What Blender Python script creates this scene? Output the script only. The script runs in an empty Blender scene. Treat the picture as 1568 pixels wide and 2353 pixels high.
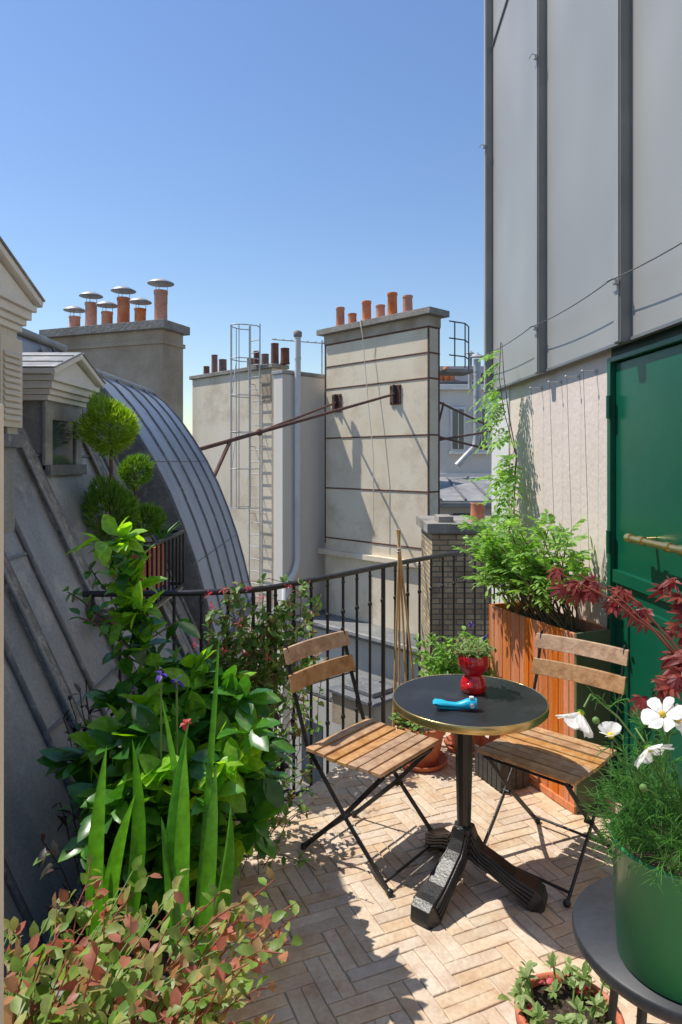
import bpy, math, random
from mathutils import Vector as V, Matrix
random.seed(7)
R=random.random
def U(a,b): return a+(b-a)*R()
scene=bpy.context.scene

# ------------------------------------------------------------------ materials
def _nodes(name):
    m=bpy.data.materials.new(name); m.use_nodes=True
    nt=m.node_tree; b=nt.nodes['Principled BSDF']; return m,nt,b
def _ramp(nt,cols,lo=.3,hi=.7):
    r=nt.nodes.new('ShaderNodeValToRGB'); e=r.color_ramp.elements
    n=len(cols)
    while len(e)<n: e.new(.5)
    for i,c in enumerate(cols):
        e[i].position=lo+(hi-lo)*i/max(1,n-1); e[i].color=(*c,1)
    return r
def pmat(name,cols,scale=4,detail=6,rough=.6,metal=0,bump=0,bscale=30,stretch=(1,1,1),island=0,lo=.3,hi=.7,fine=0,fscale=60,spec=.5,coat=0,wear=None,wscale=3,bdet=6,wlo=.52):
    m,nt,b=_nodes(name); N=nt.nodes; L=nt.links
    tc=N.new('ShaderNodeTexCoord'); mp=N.new('ShaderNodeMapping'); mp.inputs['Scale'].default_value=stretch
    L.new(tc.outputs['Object'],mp.inputs['Vector'])
    no=N.new('ShaderNodeTexNoise'); no.inputs['Scale'].default_value=scale; no.inputs['Detail'].default_value=detail; no.inputs['Roughness'].default_value=.6
    L.new(mp.outputs[0],no.inputs['Vector'])
    r=_ramp(nt,cols,lo,hi); L.new(no.outputs['Fac'],r.inputs[0]); out=r.outputs[0]
    if wear:
        wn=N.new('ShaderNodeTexNoise'); wn.inputs['Scale'].default_value=wscale; wn.inputs['Detail'].default_value=10; wn.inputs['Roughness'].default_value=.7
        L.new(tc.outputs['Object'],wn.inputs['Vector'])
        wr=_ramp(nt,[(0,0,0),(1,1,1)],wlo,wlo+.16); L.new(wn.outputs['Fac'],wr.inputs[0])
        mx=N.new('ShaderNodeMixRGB'); mx.inputs[2].default_value=(*wear,1); L.new(wr.outputs[0],mx.inputs[0]); L.new(out,mx.inputs[1]); out=mx.outputs[0]
    if fine:
        fn=N.new('ShaderNodeTexNoise'); fn.inputs['Scale'].default_value=fscale; fn.inputs['Detail'].default_value=4
        L.new(tc.outputs['Object'],fn.inputs['Vector'])
        mr=N.new('ShaderNodeMapRange'); mr.inputs['From Min'].default_value=.3; mr.inputs['From Max'].default_value=.7
        mr.inputs['To Min'].default_value=1-fine; mr.inputs['To Max'].default_value=1+fine; L.new(fn.outputs['Fac'],mr.inputs[0])
        hs=N.new('ShaderNodeHueSaturation'); L.new(mr.outputs[0],hs.inputs['Value']); L.new(out,hs.inputs['Color']); out=hs.outputs[0]
    if island:
        g=N.new('ShaderNodeNewGeometry'); mr=N.new('ShaderNodeMapRange')
        mr.inputs['To Min'].default_value=1-island; mr.inputs['To Max'].default_value=1+island*.8
        L.new(g.outputs['Random Per Island'],mr.inputs[0])
        hs=N.new('ShaderNodeHueSaturation'); L.new(mr.outputs[0],hs.inputs['Value']); L.new(out,hs.inputs['Color'])
        mh=N.new('ShaderNodeMath'); mh.operation='MULTIPLY'; mh.inputs[1].default_value=7.13; L.new(g.outputs['Random Per Island'],mh.inputs[0])
        fr=N.new('ShaderNodeMath'); fr.operation='FRACT'; L.new(mh.outputs[0],fr.inputs[0])
        m2=N.new('ShaderNodeMapRange'); m2.inputs['To Min'].default_value=1-island*1.6; m2.inputs['To Max'].default_value=1+island*1.2; L.new(fr.outputs[0],m2.inputs[0]); L.new(m2.outputs[0],hs.inputs['Saturation'])
        out=hs.outputs[0]
    L.new(out,b.inputs['Base Color'])
    b.inputs['Roughness'].default_value=rough; b.inputs['Metallic'].default_value=metal
    b.inputs['Specular IOR Level'].default_value=spec; b.inputs['Coat Weight'].default_value=coat
    if bump:
        bn=N.new('ShaderNodeTexNoise'); bn.inputs['Scale'].default_value=bscale; bn.inputs['Detail'].default_value=bdet
        L.new(mp.outputs[0],bn.inputs['Vector'])
        bp=N.new('ShaderNodeBump'); bp.inputs['Strength'].default_value=bump; bp.inputs['Distance'].default_value=.02
        L.new(bn.outputs['Fac'],bp.inputs['Height']); L.new(bp.outputs[0],b.inputs['Normal'])
    return m
def leafmat(name,cols,rough=.45,trans=.3,tcol=None,spec=.4):
    m,nt,b=_nodes(name); N=nt.nodes; L=nt.links
    g=N.new('ShaderNodeNewGeometry'); r=_ramp(nt,cols,0,1); L.new(g.outputs['Random Per Island'],r.inputs[0])
    tc=N.new('ShaderNodeTexCoord'); no=N.new('ShaderNodeTexNoise'); no.inputs['Scale'].default_value=45; no.inputs['Detail'].default_value=3
    L.new(tc.outputs['Object'],no.inputs['Vector'])
    mr=N.new('ShaderNodeMapRange'); mr.inputs['From Min'].default_value=.3; mr.inputs['From Max'].default_value=.7; mr.inputs['To Min'].default_value=.75; mr.inputs['To Max'].default_value=1.25
    L.new(no.outputs['Fac'],mr.inputs[0])
    hs=N.new('ShaderNodeHueSaturation'); L.new(mr.outputs[0],hs.inputs['Value']); L.new(r.outputs[0],hs.inputs['Color'])
    L.new(hs.outputs[0],b.inputs['Base Color']); b.inputs['Roughness'].default_value=rough; b.inputs['Specular IOR Level'].default_value=spec
    tr=N.new('ShaderNodeBsdfTranslucent')
    h2=N.new('ShaderNodeHueSaturation'); h2.inputs['Value'].default_value=1.9; h2.inputs['Saturation'].default_value=1.1; h2.inputs['Hue'].default_value=.49; L.new(hs.outputs[0],h2.inputs['Color'])
    L.new(h2.outputs[0],tr.inputs['Color'])
    mx=N.new('ShaderNodeMixShader'); mx.inputs[0].default_value=trans
    L.new(b.outputs[0],mx.inputs[1]); L.new(tr.outputs[0],mx.inputs[2]); L.new(mx.outputs[0],N['Material Output'].inputs['Surface'])
    return m
def brickmat(name,c1,c2,mortar,bw=.22,bh=.07):
    m,nt,b=_nodes(name); N=nt.nodes; L=nt.links
    tc=N.new('ShaderNodeTexCoord'); s=N.new('ShaderNodeSeparateXYZ'); L.new(tc.outputs['Object'],s.inputs[0])
    a=N.new('ShaderNodeMath'); a.operation='SUBTRACT'; L.new(s.outputs[0],a.inputs[0]); L.new(s.outputs[1],a.inputs[1])
    c=N.new('ShaderNodeCombineXYZ'); L.new(a.outputs[0],c.inputs[0]); L.new(s.outputs[2],c.inputs[1])
    bt=N.new('ShaderNodeTexBrick'); bt.inputs['Scale'].default_value=1; bt.inputs['Brick Width'].default_value=bw; bt.inputs['Row Height'].default_value=bh
    bt.inputs['Mortar Size'].default_value=.009; bt.inputs['Color1'].default_value=(*c1,1); bt.inputs['Color2'].default_value=(*c2,1); bt.inputs['Mortar'].default_value=(*mortar,1)
    L.new(c.outputs[0],bt.inputs['Vector'])
    no=N.new('ShaderNodeTexNoise'); no.inputs['Scale'].default_value=3; no.inputs['Detail'].default_value=8; L.new(tc.outputs['Object'],no.inputs['Vector'])
    mr=N.new('ShaderNodeMapRange'); mr.inputs['From Min'].default_value=.3; mr.inputs['From Max'].default_value=.7; mr.inputs['To Min'].default_value=.55; mr.inputs['To Max'].default_value=1.3; L.new(no.outputs['Fac'],mr.inputs[0])
    hs=N.new('ShaderNodeHueSaturation'); L.new(mr.outputs[0],hs.inputs['Value']); L.new(bt.outputs['Color'],hs.inputs['Color']); L.new(hs.outputs[0],b.inputs['Base Color'])
    b.inputs['Roughness'].default_value=.85
    bp=N.new('ShaderNodeBump'); bp.inputs['Strength'].default_value=.6; bp.inputs['Distance'].default_value=.01; bp.invert=True; L.new(bt.outputs['Fac'],bp.inputs['Height']); L.new(bp.outputs[0],b.inputs['Normal'])
    return m

M={}
M['tile']=pmat('terracotta_tile',[(.52,.35,.23),(.62,.47,.33),(.68,.56,.42)],scale=9,rough=.65,bump=.3,bscale=35,island=.12,fine=.10,wear=(.66,.57,.45),wscale=3.5)
M['grout']=pmat('grout',[(.52,.43,.33),(.60,.51,.40)],scale=20,rough=.9,bump=.3)
M['curb']=pmat('curb_stone',[(.56,.44,.32),(.66,.55,.42)],scale=10,rough=.8,bump=.3,island=.1,fine=.1)
M['concrete']=pmat('old_concrete',[(.17,.155,.13),(.28,.255,.22),(.36,.33,.29)],scale=3,rough=.9,bump=.5,bscale=25,fine=.2)
M['stucco']=pmat('stucco_beige',[(.64,.53,.38),(.74,.64,.48),(.78,.69,.54)],scale=1.2,detail=9,rough=.9,bump=.25,bscale=60,fine=.06,wear=(.58,.48,.34),wscale=1.3)
M['stucco2']=pmat('stucco_grey_beige',[(.58,.49,.37),(.69,.60,.46),(.74,.65,.52)],scale=.9,detail=10,rough=.9,bump=.2,bscale=40,stretch=(1,1,.3),fine=.07,wear=(.52,.42,.30),wscale=.8)
M['stucco_lt']=pmat('stucco_light',[(.68,.62,.53),(.76,.70,.61)],scale=1,rough=.9,stretch=(1,1,.3),bump=.1)
M['stucco_dk']=pmat('stucco_weathered',[(.29,.225,.155),(.42,.34,.245),(.52,.455,.36)],scale=1.6,detail=9,rough=.9,bump=.3,fine=.1)
M['courtwall']=pmat('court_wall',[(.44,.42,.38),(.57,.55,.50)],scale=.8,detail=8,rough=.9,stretch=(1,1,.3),fine=.08)
M['pinkwall']=pmat('pink_render',[(.69,.57,.49),(.76,.645,.56)],scale=2,detail=8,rough=.9,bump=.22,bscale=24,fine=.03)
M['iron_band']=pmat('rusty_iron',[(.08,.036,.022),(.18,.08,.05)],scale=12,rough=.8,bump=.2)
M['black']=pmat('black_painted_iron',[(.012,.012,.013),(.03,.03,.032)],scale=18,rough=.45,bump=.12,bscale=90)
M['castiron']=pmat('cast_iron_black',[(.010,.010,.011),(.03,.028,.026)],scale=14,rough=.38,bump=.1,bscale=110)
M['zinc_wall']=pmat('zinc_cladding',[(.31,.30,.275),(.36,.35,.32),(.44,.425,.39)],scale=.8,detail=2,rough=.42,metal=.12,bump=.7,bscale=1.3,bdet=1,stretch=(1,1,.6),fine=.02,fscale=200)  # wide grey range paints soft patches of reflected light into the zinc colour
M['zinc_rib']=pmat('zinc_rib',[(.19,.195,.19),(.25,.25,.24)],scale=3,rough=.4,metal=.35)
M['zinc_roof']=pmat('zinc_roof_old',[(.17,.17,.175),(.30,.30,.295),(.43,.425,.41)],scale=1.7,detail=10,rough=.5,metal=.15,bump=.2,bscale=7,stretch=(1,1,.3),fine=.14,fscale=80,wear=(.46,.445,.41),wscale=4)
M['zinc_blue']=pmat('zinc_roof_blue',[(.23,.255,.305),(.32,.35,.40),(.40,.43,.475)],scale=1.5,detail=8,rough=.42,metal=.3,bump=.12,bscale=6,stretch=(1,1,.4),fine=.06,wear=(.46,.47,.49),wscale=2.5,wlo=.56)
M['zinc_dark']=pmat('zinc_seam',[(.13,.135,.145),(.22,.225,.235)],scale=6,rough=.6,metal=.3,wear=(.35,.35,.33),wscale=20)
M['lichen']=pmat('lichen_zinc',[(.13,.125,.115),(.26,.25,.22),(.42,.40,.34)],scale=14,rough=.9,bump=.5,bscale=60,fine=.3)
M['white']=pmat('white_paint',[(.68,.65,.60),(.78,.76,.72)],scale=3,rough=.6,fine=.05)
M['cream']=pmat('cream_shutter',[(.60,.55,.46),(.68,.63,.54)],scale=4,rough=.6)
M['whitepipe']=pmat('white_pipe',[(.62,.62,.61),(.78,.78,.76)],scale=4,rough=.5,stretch=(1,1,.4))
M['galv']=pmat('galvanised_steel',[(.36,.37,.37),(.5,.5,.5)],scale=8,rough=.5,metal=.35)
M['pot_ch']=pmat('chimney_terracotta',[(.50,.14,.055),(.64,.23,.11),(.70,.32,.18)],scale=5,rough=.85,island=.14,bump=.2,fine=.12)
M['pot_dk']=pmat('chimney_pot_brown',[(.12,.06,.045),(.25,.12,.09)],scale=5,rough=.9,island=.25)
M['terracotta']=pmat('garden_terracotta',[(.48,.12,.06),(.58,.18,.09)],scale=6,rough=.7,fine=.08,wear=(.5,.28,.2),wscale=6)
M['orangewood']=pmat('orange_stained_wood',[(.60,.16,.04),(.74,.26,.085)],scale=5,rough=.6,stretch=(6,6,.5),island=.08,bump=.3,bscale=14,fine=.08)
M['olive']=pmat('olive_painted_board',[(.11,.145,.07),(.14,.175,.09)],scale=4,rough=.6)
M['slat']=pmat('acacia_slat',[(.34,.17,.07),(.48,.27,.13),(.56,.36,.19)],scale=9,detail=8,rough=.5,stretch=(2,2,2),island=.15,bump=.15,bscale=40,fine=.18,fscale=40)
M['brass']=pmat('brass',[(.55,.40,.15),(.68,.52,.24)],scale=12,rough=.28,metal=.9)
M['tabletop']=pmat('black_tabletop',[(.012,.013,.016),(.022,.023,.027)],scale=5,rough=.45,fine=.2,wear=(.034,.035,.038),wscale=5)
M['door']=pmat('green_door_paint',[(.002,.085,.042),(.004,.105,.055)],scale=2,rough=.32,bump=.06,bscale=10,spec=.5)
M['doordk']=pmat('green_door_shade',[(.002,.035,.022),(.003,.05,.03)],scale=2,rough=.5)  # darkened door green: shade above and behind the door painted into the colour
M['greenpot']=pmat('green_lacquered_pot',[(.022,.20,.06),(.03,.25,.08)],scale=3,rough=.35,coat=.2)
M['red']=pmat('red_glaze',[(.55,.006,.012),(.62,.010,.016)],scale=4,rough=.2,coat=.6)
M['cyan']=pmat('blue_plastic',[(.01,.40,.62),(.015,.46,.68)],scale=4,rough=.35)
M['soil']=pmat('potting_soil',[(.02,.013,.008),(.06,.04,.025),(.14,.10,.07)],scale=60,rough=1,bump=1,bscale=90)
M['greytrough']=pmat('grey_trough',[(.22,.22,.21),(.30,.30,.28)],scale=6,rough=.7,bump=.1)
M['blackwood']=pmat('black_crate',[(.03,.03,.03),(.07,.065,.06)],scale=10,rough=.7,stretch=(1,1,5))
M['darkmetal']=pmat('dark_round_stool',[(.018,.02,.024),(.03,.032,.036)],scale=6,rough=.5,fine=.2)
M['bamboo']=pmat('bamboo_cane',[(.45,.26,.10),(.62,.42,.2)],scale=14,rough=.6)
M['bark']=pmat('bark',[(.09,.055,.035),(.19,.12,.08)],scale=25,rough=.9,bump=.5)
M['vine']=pmat('vine_stem',[(.14,.10,.05),(.22,.17,.08)],scale=25,rough=.8)
M['redstem']=pmat('red_stem',[(.20,.05,.03),(.30,.09,.05)],scale=25,rough=.6)
M['greenstem']=pmat('green_stem',[(.10,.20,.04),(.16,.28,.06)],scale=20,rough=.6)
M['asphalt']=pmat('asphalt',[(.04,.04,.042),(.065,.065,.065)],scale=2,rough=.9)
M['flatroof']=pmat('bitumen_flat_roof',[(.11,.115,.115),(.17,.175,.17),(.24,.24,.23)],scale=1.2,detail=10,rough=.9,fine=.2,fscale=30,bump=.4)
M['slate']=pmat('slate_dark',[(.05,.055,.065),(.09,.095,.105)],scale=6,rough=.7)
M['glass']=pmat('window_glass',[(.03,.045,.06),(.08,.10,.12)],scale=.7,rough=.1,spec=.8)
M['wire']=pmat('steel_wire',[(.12,.12,.12),(.2,.2,.2)],scale=5,rough=.5,metal=.5)
M['rope']=pmat('pale_rope',[(.6,.56,.48),(.7,.66,.58)],scale=5,rough=.9)
M['brick']=brickmat('yellow_brick',(.56,.44,.25),(.38,.26,.15),(.18,.16,.13))
M['court_dk']=pmat('facade_far',[(.56,.54,.50),(.68,.66,.61)],scale=1,rough=.9,detail=8)
# foliage
M['camellia']=leafmat('camellia_leaf',[(.03,.11,.018),(.045,.16,.022),(.08,.25,.028),(.14,.35,.035)],rough=.25,trans=.3,spec=.6)
M['camyoung']=leafmat('camellia_young_leaf',[(.20,.43,.03),(.30,.54,.06)],rough=.32,trans=.45)
M['blade']=leafmat('iris_blade',[(.05,.20,.02),(.09,.29,.03),(.15,.38,.05)],rough=.35,trans=.35)
M['blush']=leafmat('blush_shrub_leaf',[(.12,.24,.04),(.20,.33,.06),(.32,.38,.12),(.36,.15,.09),(.46,.15,.10),(.34,.34,.11),(.15,.25,.05),(.22,.30,.07)],rough=.45,trans=.35)
M['wist']=leafmat('wisteria_leaf',[(.14,.29,.05),(.22,.41,.08),(.32,.51,.13)],rough=.45,trans=.4)
M['honey']=leafmat('honeysuckle_leaf',[(.06,.16,.035),(.12,.25,.05),(.2,.34,.08),(.28,.2,.09)],rough=.5,trans=.38)
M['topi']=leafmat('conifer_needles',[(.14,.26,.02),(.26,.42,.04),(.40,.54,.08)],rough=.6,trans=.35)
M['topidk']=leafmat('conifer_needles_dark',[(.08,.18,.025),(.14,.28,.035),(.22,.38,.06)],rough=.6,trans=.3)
M['maple']=leafmat('red_maple_leaf',[(.13,.022,.022),(.22,.04,.035),(.34,.09,.06)],rough=.45,trans=.4)
M['darkleaf']=leafmat('dark_purple_leaf',[(.02,.008,.012),(.045,.016,.02),(.03,.03,.02)],rough=.4,trans=.15)
M['feather']=leafmat('feathery_leaf',[(.06,.2,.03),(.10,.29,.045),(.17,.38,.08)],rough=.6,trans=.3)
M['rosette']=leafmat('rosette_leaf',[(.14,.24,.06),(.26,.36,.12),(.36,.42,.2)],rough=.5,trans=.3)
M['petalw']=leafmat('white_petal',[(.72,.72,.69),(.80,.80,.77)],rough=.7,trans=.3)
M['petalp']=leafmat('pink_petal',[(.65,.06,.12),(.72,.20,.18),(.6,.05,.08)],rough=.5,trans=.3)
M['petalv']=leafmat('violet_petal',[(.05,.02,.25),(.10,.04,.33)],rough=.5,trans=.2)
M['yellow']=pmat('yellow_pollen',[(.6,.35,.02),(.7,.5,.05)],rough=.9)

# ------------------------------------------------------------------ mesh builder
class MB:
    def __init__(s,name,bevel=0,shade=True):
        s.n=name; s.v=[]; s.f=[]; s.mi=[]; s.sm=[]; s.mats=[]; s.X=None; s.bevel=bevel
    def mid(s,m):
        if m not in s.mats: s.mats.append(m)
        return s.mats.index(m)
    def add(s,vs,fs,m,smooth=False):
        o=len(s.v); k=s.mid(m)
        if s.X is not None: vs=[s.X@V(p) for p in vs]
        s.v.extend([tuple(p) for p in vs])
        for f in fs: s.f.append(tuple(i+o for i in f)); s.mi.append(k); s.sm.append(smooth)
    def obox(s,o,a,b,c,m):
        o,a,b,c=V(o),V(a),V(b),V(c)
        if a.cross(b).dot(c)<0: a,b=b,a
        vs=[o,o+a,o+a+b,o+b,o+c,o+a+c,o+a+b+c,o+b+c]
        s.add(vs,[(3,2,1,0),(4,5,6,7),(0,1,5,4),(1,2,6,5),(2,3,7,6),(3,0,4,7)],m)
    def box(s,x0,x1,y0,y1,z0,z1,m): s.obox((x0,y0,z0),(x1-x0,0,0),(0,y1-y0,0),(0,0,z1-z0),m)
    def beam(s,p0,p1,w,h,m,up=(0,0,1)):
        p0,p1=V(p0),V(p1); d=(p1-p0); u=V(up)
        sd=d.cross(u)
        if sd.length<1e-6: sd=V((1,0,0))
        sd.normalize(); u=sd.cross(d).normalized()
        s.obox(p0-sd*w/2-u*h/2,d,sd*w,u*h,m)
    def tube(s,pts,r,m,n=6,caps=True,smooth=True):
        pts=[V(p) for p in pts]; k=len(pts)
        rs=r if isinstance(r,(list,tuple)) else [r]*k
        vs=[];fs=[]; last=None
        for i,p in enumerate(pts):
            d=(pts[min(i+1,k-1)]-pts[max(i-1,0)])
            if d.length<1e-9: d=V((0,0,1))
            d.normalize()
            ref=last if last is not None else (V((1,0,0)) if abs(d.x)<.8 else V((0,1,0)))
            a=(ref-d*ref.dot(d))
            if a.length<1e-5: a=V((0,1,0))-d*d.y
            a.normalize(); last=a; b=d.cross(a)
            for j in range(n):
                t=2*math.pi*j/n; vs.append(p+(a*math.cos(t)+b*math.sin(t))*rs[i])
        for i in range(k-1):
            for j in range(n): fs.append((i*n+j,i*n+(j+1)%n,(i+1)*n+(j+1)%n,(i+1)*n+j))
        s.add(vs,fs,m,smooth)
        if caps:
            s.add(vs[:n],[tuple(range(n))[::-1]],m); s.add(vs[-n:],[tuple(range(n))],m)
    def cyl(s,p0,p1,r0,r1,m,n=16): s.tube([p0,p1],[r0,r1],m,n)
    def lathe(s,c,prof,m,n=32,smooth=True):
        c=V(c); vs=[];fs=[];k=len(prof)
        for r,z in prof:
            for j in range(n):
                t=2*math.pi*j/n; vs.append(c+V((r*math.cos(t),r*math.sin(t),z)))
        for i in range(k-1):
            for j in range(n): fs.append((i*n+j,i*n+(j+1)%n,(i+1)*n+(j+1)%n,(i+1)*n+j))
        s.add(vs,fs,m,smooth)
    def prism(s,poly,z0,z1,m,top=None):
        n=len(poly); vs=[(x,y,z0) for x,y in poly]+[(x,y,z1) for x,y in poly]
        s.add(vs,[(i,(i+1)%n,(i+1)%n+n,i+n) for i in range(n)]+[tuple(range(n))[::-1]],m)
        s.add([(x,y,z1) for x,y in poly],[tuple(range(n))],top or m)
    def ball(s,c,r,m,n=8,sq=1):
        prof=[(max(1e-4,r*math.sin(math.pi*i/n)),-r*sq*math.cos(math.pi*i/n)) for i in range(n+1)]
        s.lathe(c,prof,m,n*2)
    def leaf(s,p,d,nrm,L,W,m,curl=.25,fold=.15,rows=2,wprof=None):
        p,d,nrm=V(p),V(d).normalized(),V(nrm)
        sd=d.cross(nrm)
        if sd.length<1e-4: sd=d.cross(V((.3,.5,.8)))
        sd.normalize(); n=sd.cross(d).normalized()
        if wprof is None: wprof={1:[.5],2:[(.3,.85),(.68,.8)],3:[(.2,.7),(.5,1),(.8,.6)]}[rows]
        vs=[p];
        for t,w in wprof:
            q=p+d*L*t*(1-.3*curl*t)-n*(curl*L*t*t); a=sd*(W/2*w); b=n*(fold*W*w)
            vs+= [q-a+b,q,q+a+b]
        vs.append(p+d*L*(1-.3*curl)-n*curl*L)
        k=len(wprof); fs=[(0,2,1),(0,3,2)]
        for i in range(k-1):
            o=1+3*i; fs+=[(o,o+1,o+4,o+3),(o+1,o+2,o+5,o+4)]
        o=1+3*(k-1); e=len(vs)-1; fs+=[(o,o+1,e),(o+1,o+2,e)]
        s.add(vs,fs,m,True)
    def done(s,parent=None):
        me=bpy.data.meshes.new(s.n); me.from_pydata(s.v,[],s.f)
        for m in s.mats: me.materials.append(m)
        me.polygons.foreach_set('material_index',s.mi); me.polygons.foreach_set('use_smooth',s.sm); me.update()
        ob=bpy.data.objects.new(s.n,me); scene.collection.objects.link(ob)
        if s.bevel:
            b=ob.modifiers.new('bevel','BEVEL'); b.width=s.bevel; b.segments=2; b.limit_method='ANGLE'; b.angle_limit=math.radians(50)
        if parent: ob.parent=parent
        return ob
def rdir(up=0):
    while True:
        v=V((U(-1,1),U(-1,1),U(-1,1)))
        if .05<v.length<1: break
    v.normalize(); v.z+=up; return v.normalized()
def curve(p0,p1,sag=0,n=8,jit=0,bend=None):
    p0,p1=V(p0),V(p1); o=V(bend) if bend else V((0,0,0)); out=[]
    for i in range(n+1):
        t=i/n; k=4*t*(1-t)
        q=p0.lerp(p1,t)+V((0,0,-sag*k))+o*k
        if 0<i<n and jit: q+=V((U(-jit,jit),U(-jit,jit),U(-jit,jit)))
        out.append(q)
    return out
def along(pts,t):
    k=len(pts)-1; x=min(max(t,0),.9999)*k; i=int(x); return pts[i].lerp(pts[i+1],x-i),(pts[i+1]-pts[i]).normalized()

# ------------------------------------------------------------------ ground
g=MB('ground'); g.add([(-900,-900,-14),(900,-900,-14),(900,900,-14),(-900,900,-14)],[(0,1,2,3)],M['asphalt']); g.done()

# ------------------------------------------------------------------ terrace
floor_poly=[(-.86,-.9),(1.62,-.9),(1.24,5.22),(.62,4.55),(.30,4.18),(.08,3.86),(-.10,3.55),(-.26,3.28),(-.40,3.08),(-.50,2.9),(-.86,2.8)]
def inside(x,y,P):
    c=False; j=len(P)-1
    for i in range(len(P)):
        xi,yi=P[i]; xj,yj=P[j]
        if (yi>y)!=(yj>y) and x<(xj-xi)*(y-yi)/(yj-yi)+xi: c=not c
        j=i
    return c
tb=MB('terrace_building')
ledge=[(-.9,-.9),(1.62,-.9),(1.27,5.5),(.60,4.84),(.26,4.48),(-.02,4.12),(-.46,3.64),(-.9,3.55)]
tb.prism(ledge,-13.9,-.24,M['courtwall'],M['concrete'])
tb.prism(floor_poly,-.238,-.006,M['curb'],M['grout'])
tb.done()
fl=MB('terrace_floor')
rot=math.radians(24); ca,sa=math.cos(rot),math.sin(rot)
cw_=.104; bw=cw_/2
def tile(cx,cy,w,h):
    x=cx*ca-cy*sa; y=cx*sa+cy*ca+2
    if not inside(x,y,floor_poly): return
    a=rot+U(-.02,.02); dx=V((math.cos(a),math.sin(a),U(-.006,.006))); dy=V((-math.sin(a),math.cos(a),U(-.006,.006)))
    w*=U(.97,1);h*=U(.97,1)
    z=U(-.001,.001); c=V((x,y,z)); e=.0024
    pt=[]
    js=[(U(-.002,.002),U(-.002,.002)) for _ in range(4)]
    cs_=((-1,-1),(1,-1),(1,1),(-1,1))
    for (sx,sy),jj in zip(cs_,js): pt.append(c+dx*((w/2-e)*sx+jj[0])+dy*((h/2-e)*sy+jj[1]))
    for (sx,sy),jj in zip(cs_,js): pt.append(c+dx*((w/2)*sx+jj[0])+dy*((h/2)*sy+jj[1])-V((0,0,.0016)))
    for (sx,sy),jj in zip(cs_,js): pt.append(c+dx*((w/2)*sx+jj[0])+dy*((h/2)*sy+jj[1])-V((0,0,.009)))
    fl.add(pt,[(0,1,2,3),(4,5,1,0),(5,6,2,1),(6,7,3,2),(7,4,0,3),(8,9,5,4),(9,10,6,5),(10,11,7,6),(11,8,4,7)],M['tile'])
gap=.0032
for i in range(-44,46):
    for j in range(-44,46):
        k=(i-j)%4; ox,oy=i*cw_,j*cw_
        if k==0:
            for q in (0,1): tile(ox+cw_,oy+(q+.5)*bw,2*cw_-gap,bw-gap)
        elif k==3:
            for q in (0,1): tile(ox+(q+.5)*bw,oy+cw_,bw-gap,2*cw_-gap)
fl.done()
cb=MB('terrace_curb',bevel=.004)
edge=[V((x,y,0)) for x,y in floor_poly[2:10]]
for a,b in zip(edge[:-1],edge[1:]):
    n=max(1,int((b-a).length/.2)); d=(b-a)/n; pr=V((-d.y,d.x,0)).normalized()
    for i in range(n):
        o=a+d*i; cb.obox(o+d*.015-pr*.02+V((0,0,-.05)),d*.97,pr*.09,V((0,0,.055+U(0,.002))),M['curb'])
cb.done()

# ------------------------------------------------------------------ railing
rl=MB('balcony_railing')
rp=[V(p) for p in [(-1.30,3.44,1.0),(-.78,3.46,1.0),(-.52,3.52,1.0),(-.38,3.60,1.0),(-.0,4.02,1.0),(.27,4.36,1.0),(.586,4.71,1.0),(1.25,5.38,1.0)]]
rl.tube(rp,.016,M['black'],8)
rl.tube([p+V((0,0,-1.16)) for p in rp],.011,M['black'],6)
acc=0;nx=.05
for a,b in zip(rp[:-1],rp[1:]):
    L=(b-a).length
    while nx<acc+L:
        p=a.lerp(b,(nx-acc)/L)
        rl.cyl(p+V((0,0,-1.22)),p,.0085,.0085,M['black'],8)
        for zz in (.78,.16): rl.ball((p.x,p.y,zz),.014,M['black'],6,1.3)
        rl.ball((p.x,p.y,.955),.012,M['black'],5,1.0)
        nx+=.135
    acc+=L
for p in (rp[3],rp[5]): rl.cyl(p+V((0,0,-1.22)),p+V((0,0,.01)),.014,.014,M['black'],8)
rl.done()

# ------------------------------------------------------------------ right wall building
WD=V((-.054,1,0)).normalized(); WN=V((-1,-.054,0)).normalized()
def W(y,off=0,z=0): return V((1.5-.054*y,y,z))+WN*off
def wslab(mb,y0,y1,off0,off1,z0,z1,m):
    o=W(y0,off0,z0); mb.obox(o,W(y1,off0,z0)-o,WN*(off1-off0),V((0,0,z1-z0)),m)
rw=MB('zinc_clad_house',bevel=.002)
wslab(rw,3.335,4.97,-.3,0,-.2,2.3,M['pinkwall'])
wslab(rw,-1,2.36,-.3,0,-.2,2.3,M['pinkwall'])
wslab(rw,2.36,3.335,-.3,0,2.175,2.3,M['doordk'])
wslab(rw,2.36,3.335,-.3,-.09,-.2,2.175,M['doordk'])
wslab(rw,4.972,5.42,-.3,.012,-3,2.3,M['white'])
wslab(rw,-1,5.5,-3.3,-.302,-13.9,2.3,M['courtwall'])
wslab(rw,3.34,4.97,.0,.014,-.01,.13,M['curb'])
wslab(rw,2.30,3.36,-.1,.05,-.01,.09,M['curb'])
wslab(rw,-1,5.42,-3.3,.0,2.3,7,M['zinc_wall'])
ribs=[5.30,4.13,3.07,2.02,.97,-.08]
for i in range(len(ribs)-1):
    wslab(rw,ribs[i+1]+.001,ribs[i]-.001,.0,.045+.0015*(i%2),2.215,7,M['zinc_wall'])
wslab(rw,5.30,5.43,.0,.03,2.215,7,M['white'])
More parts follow.
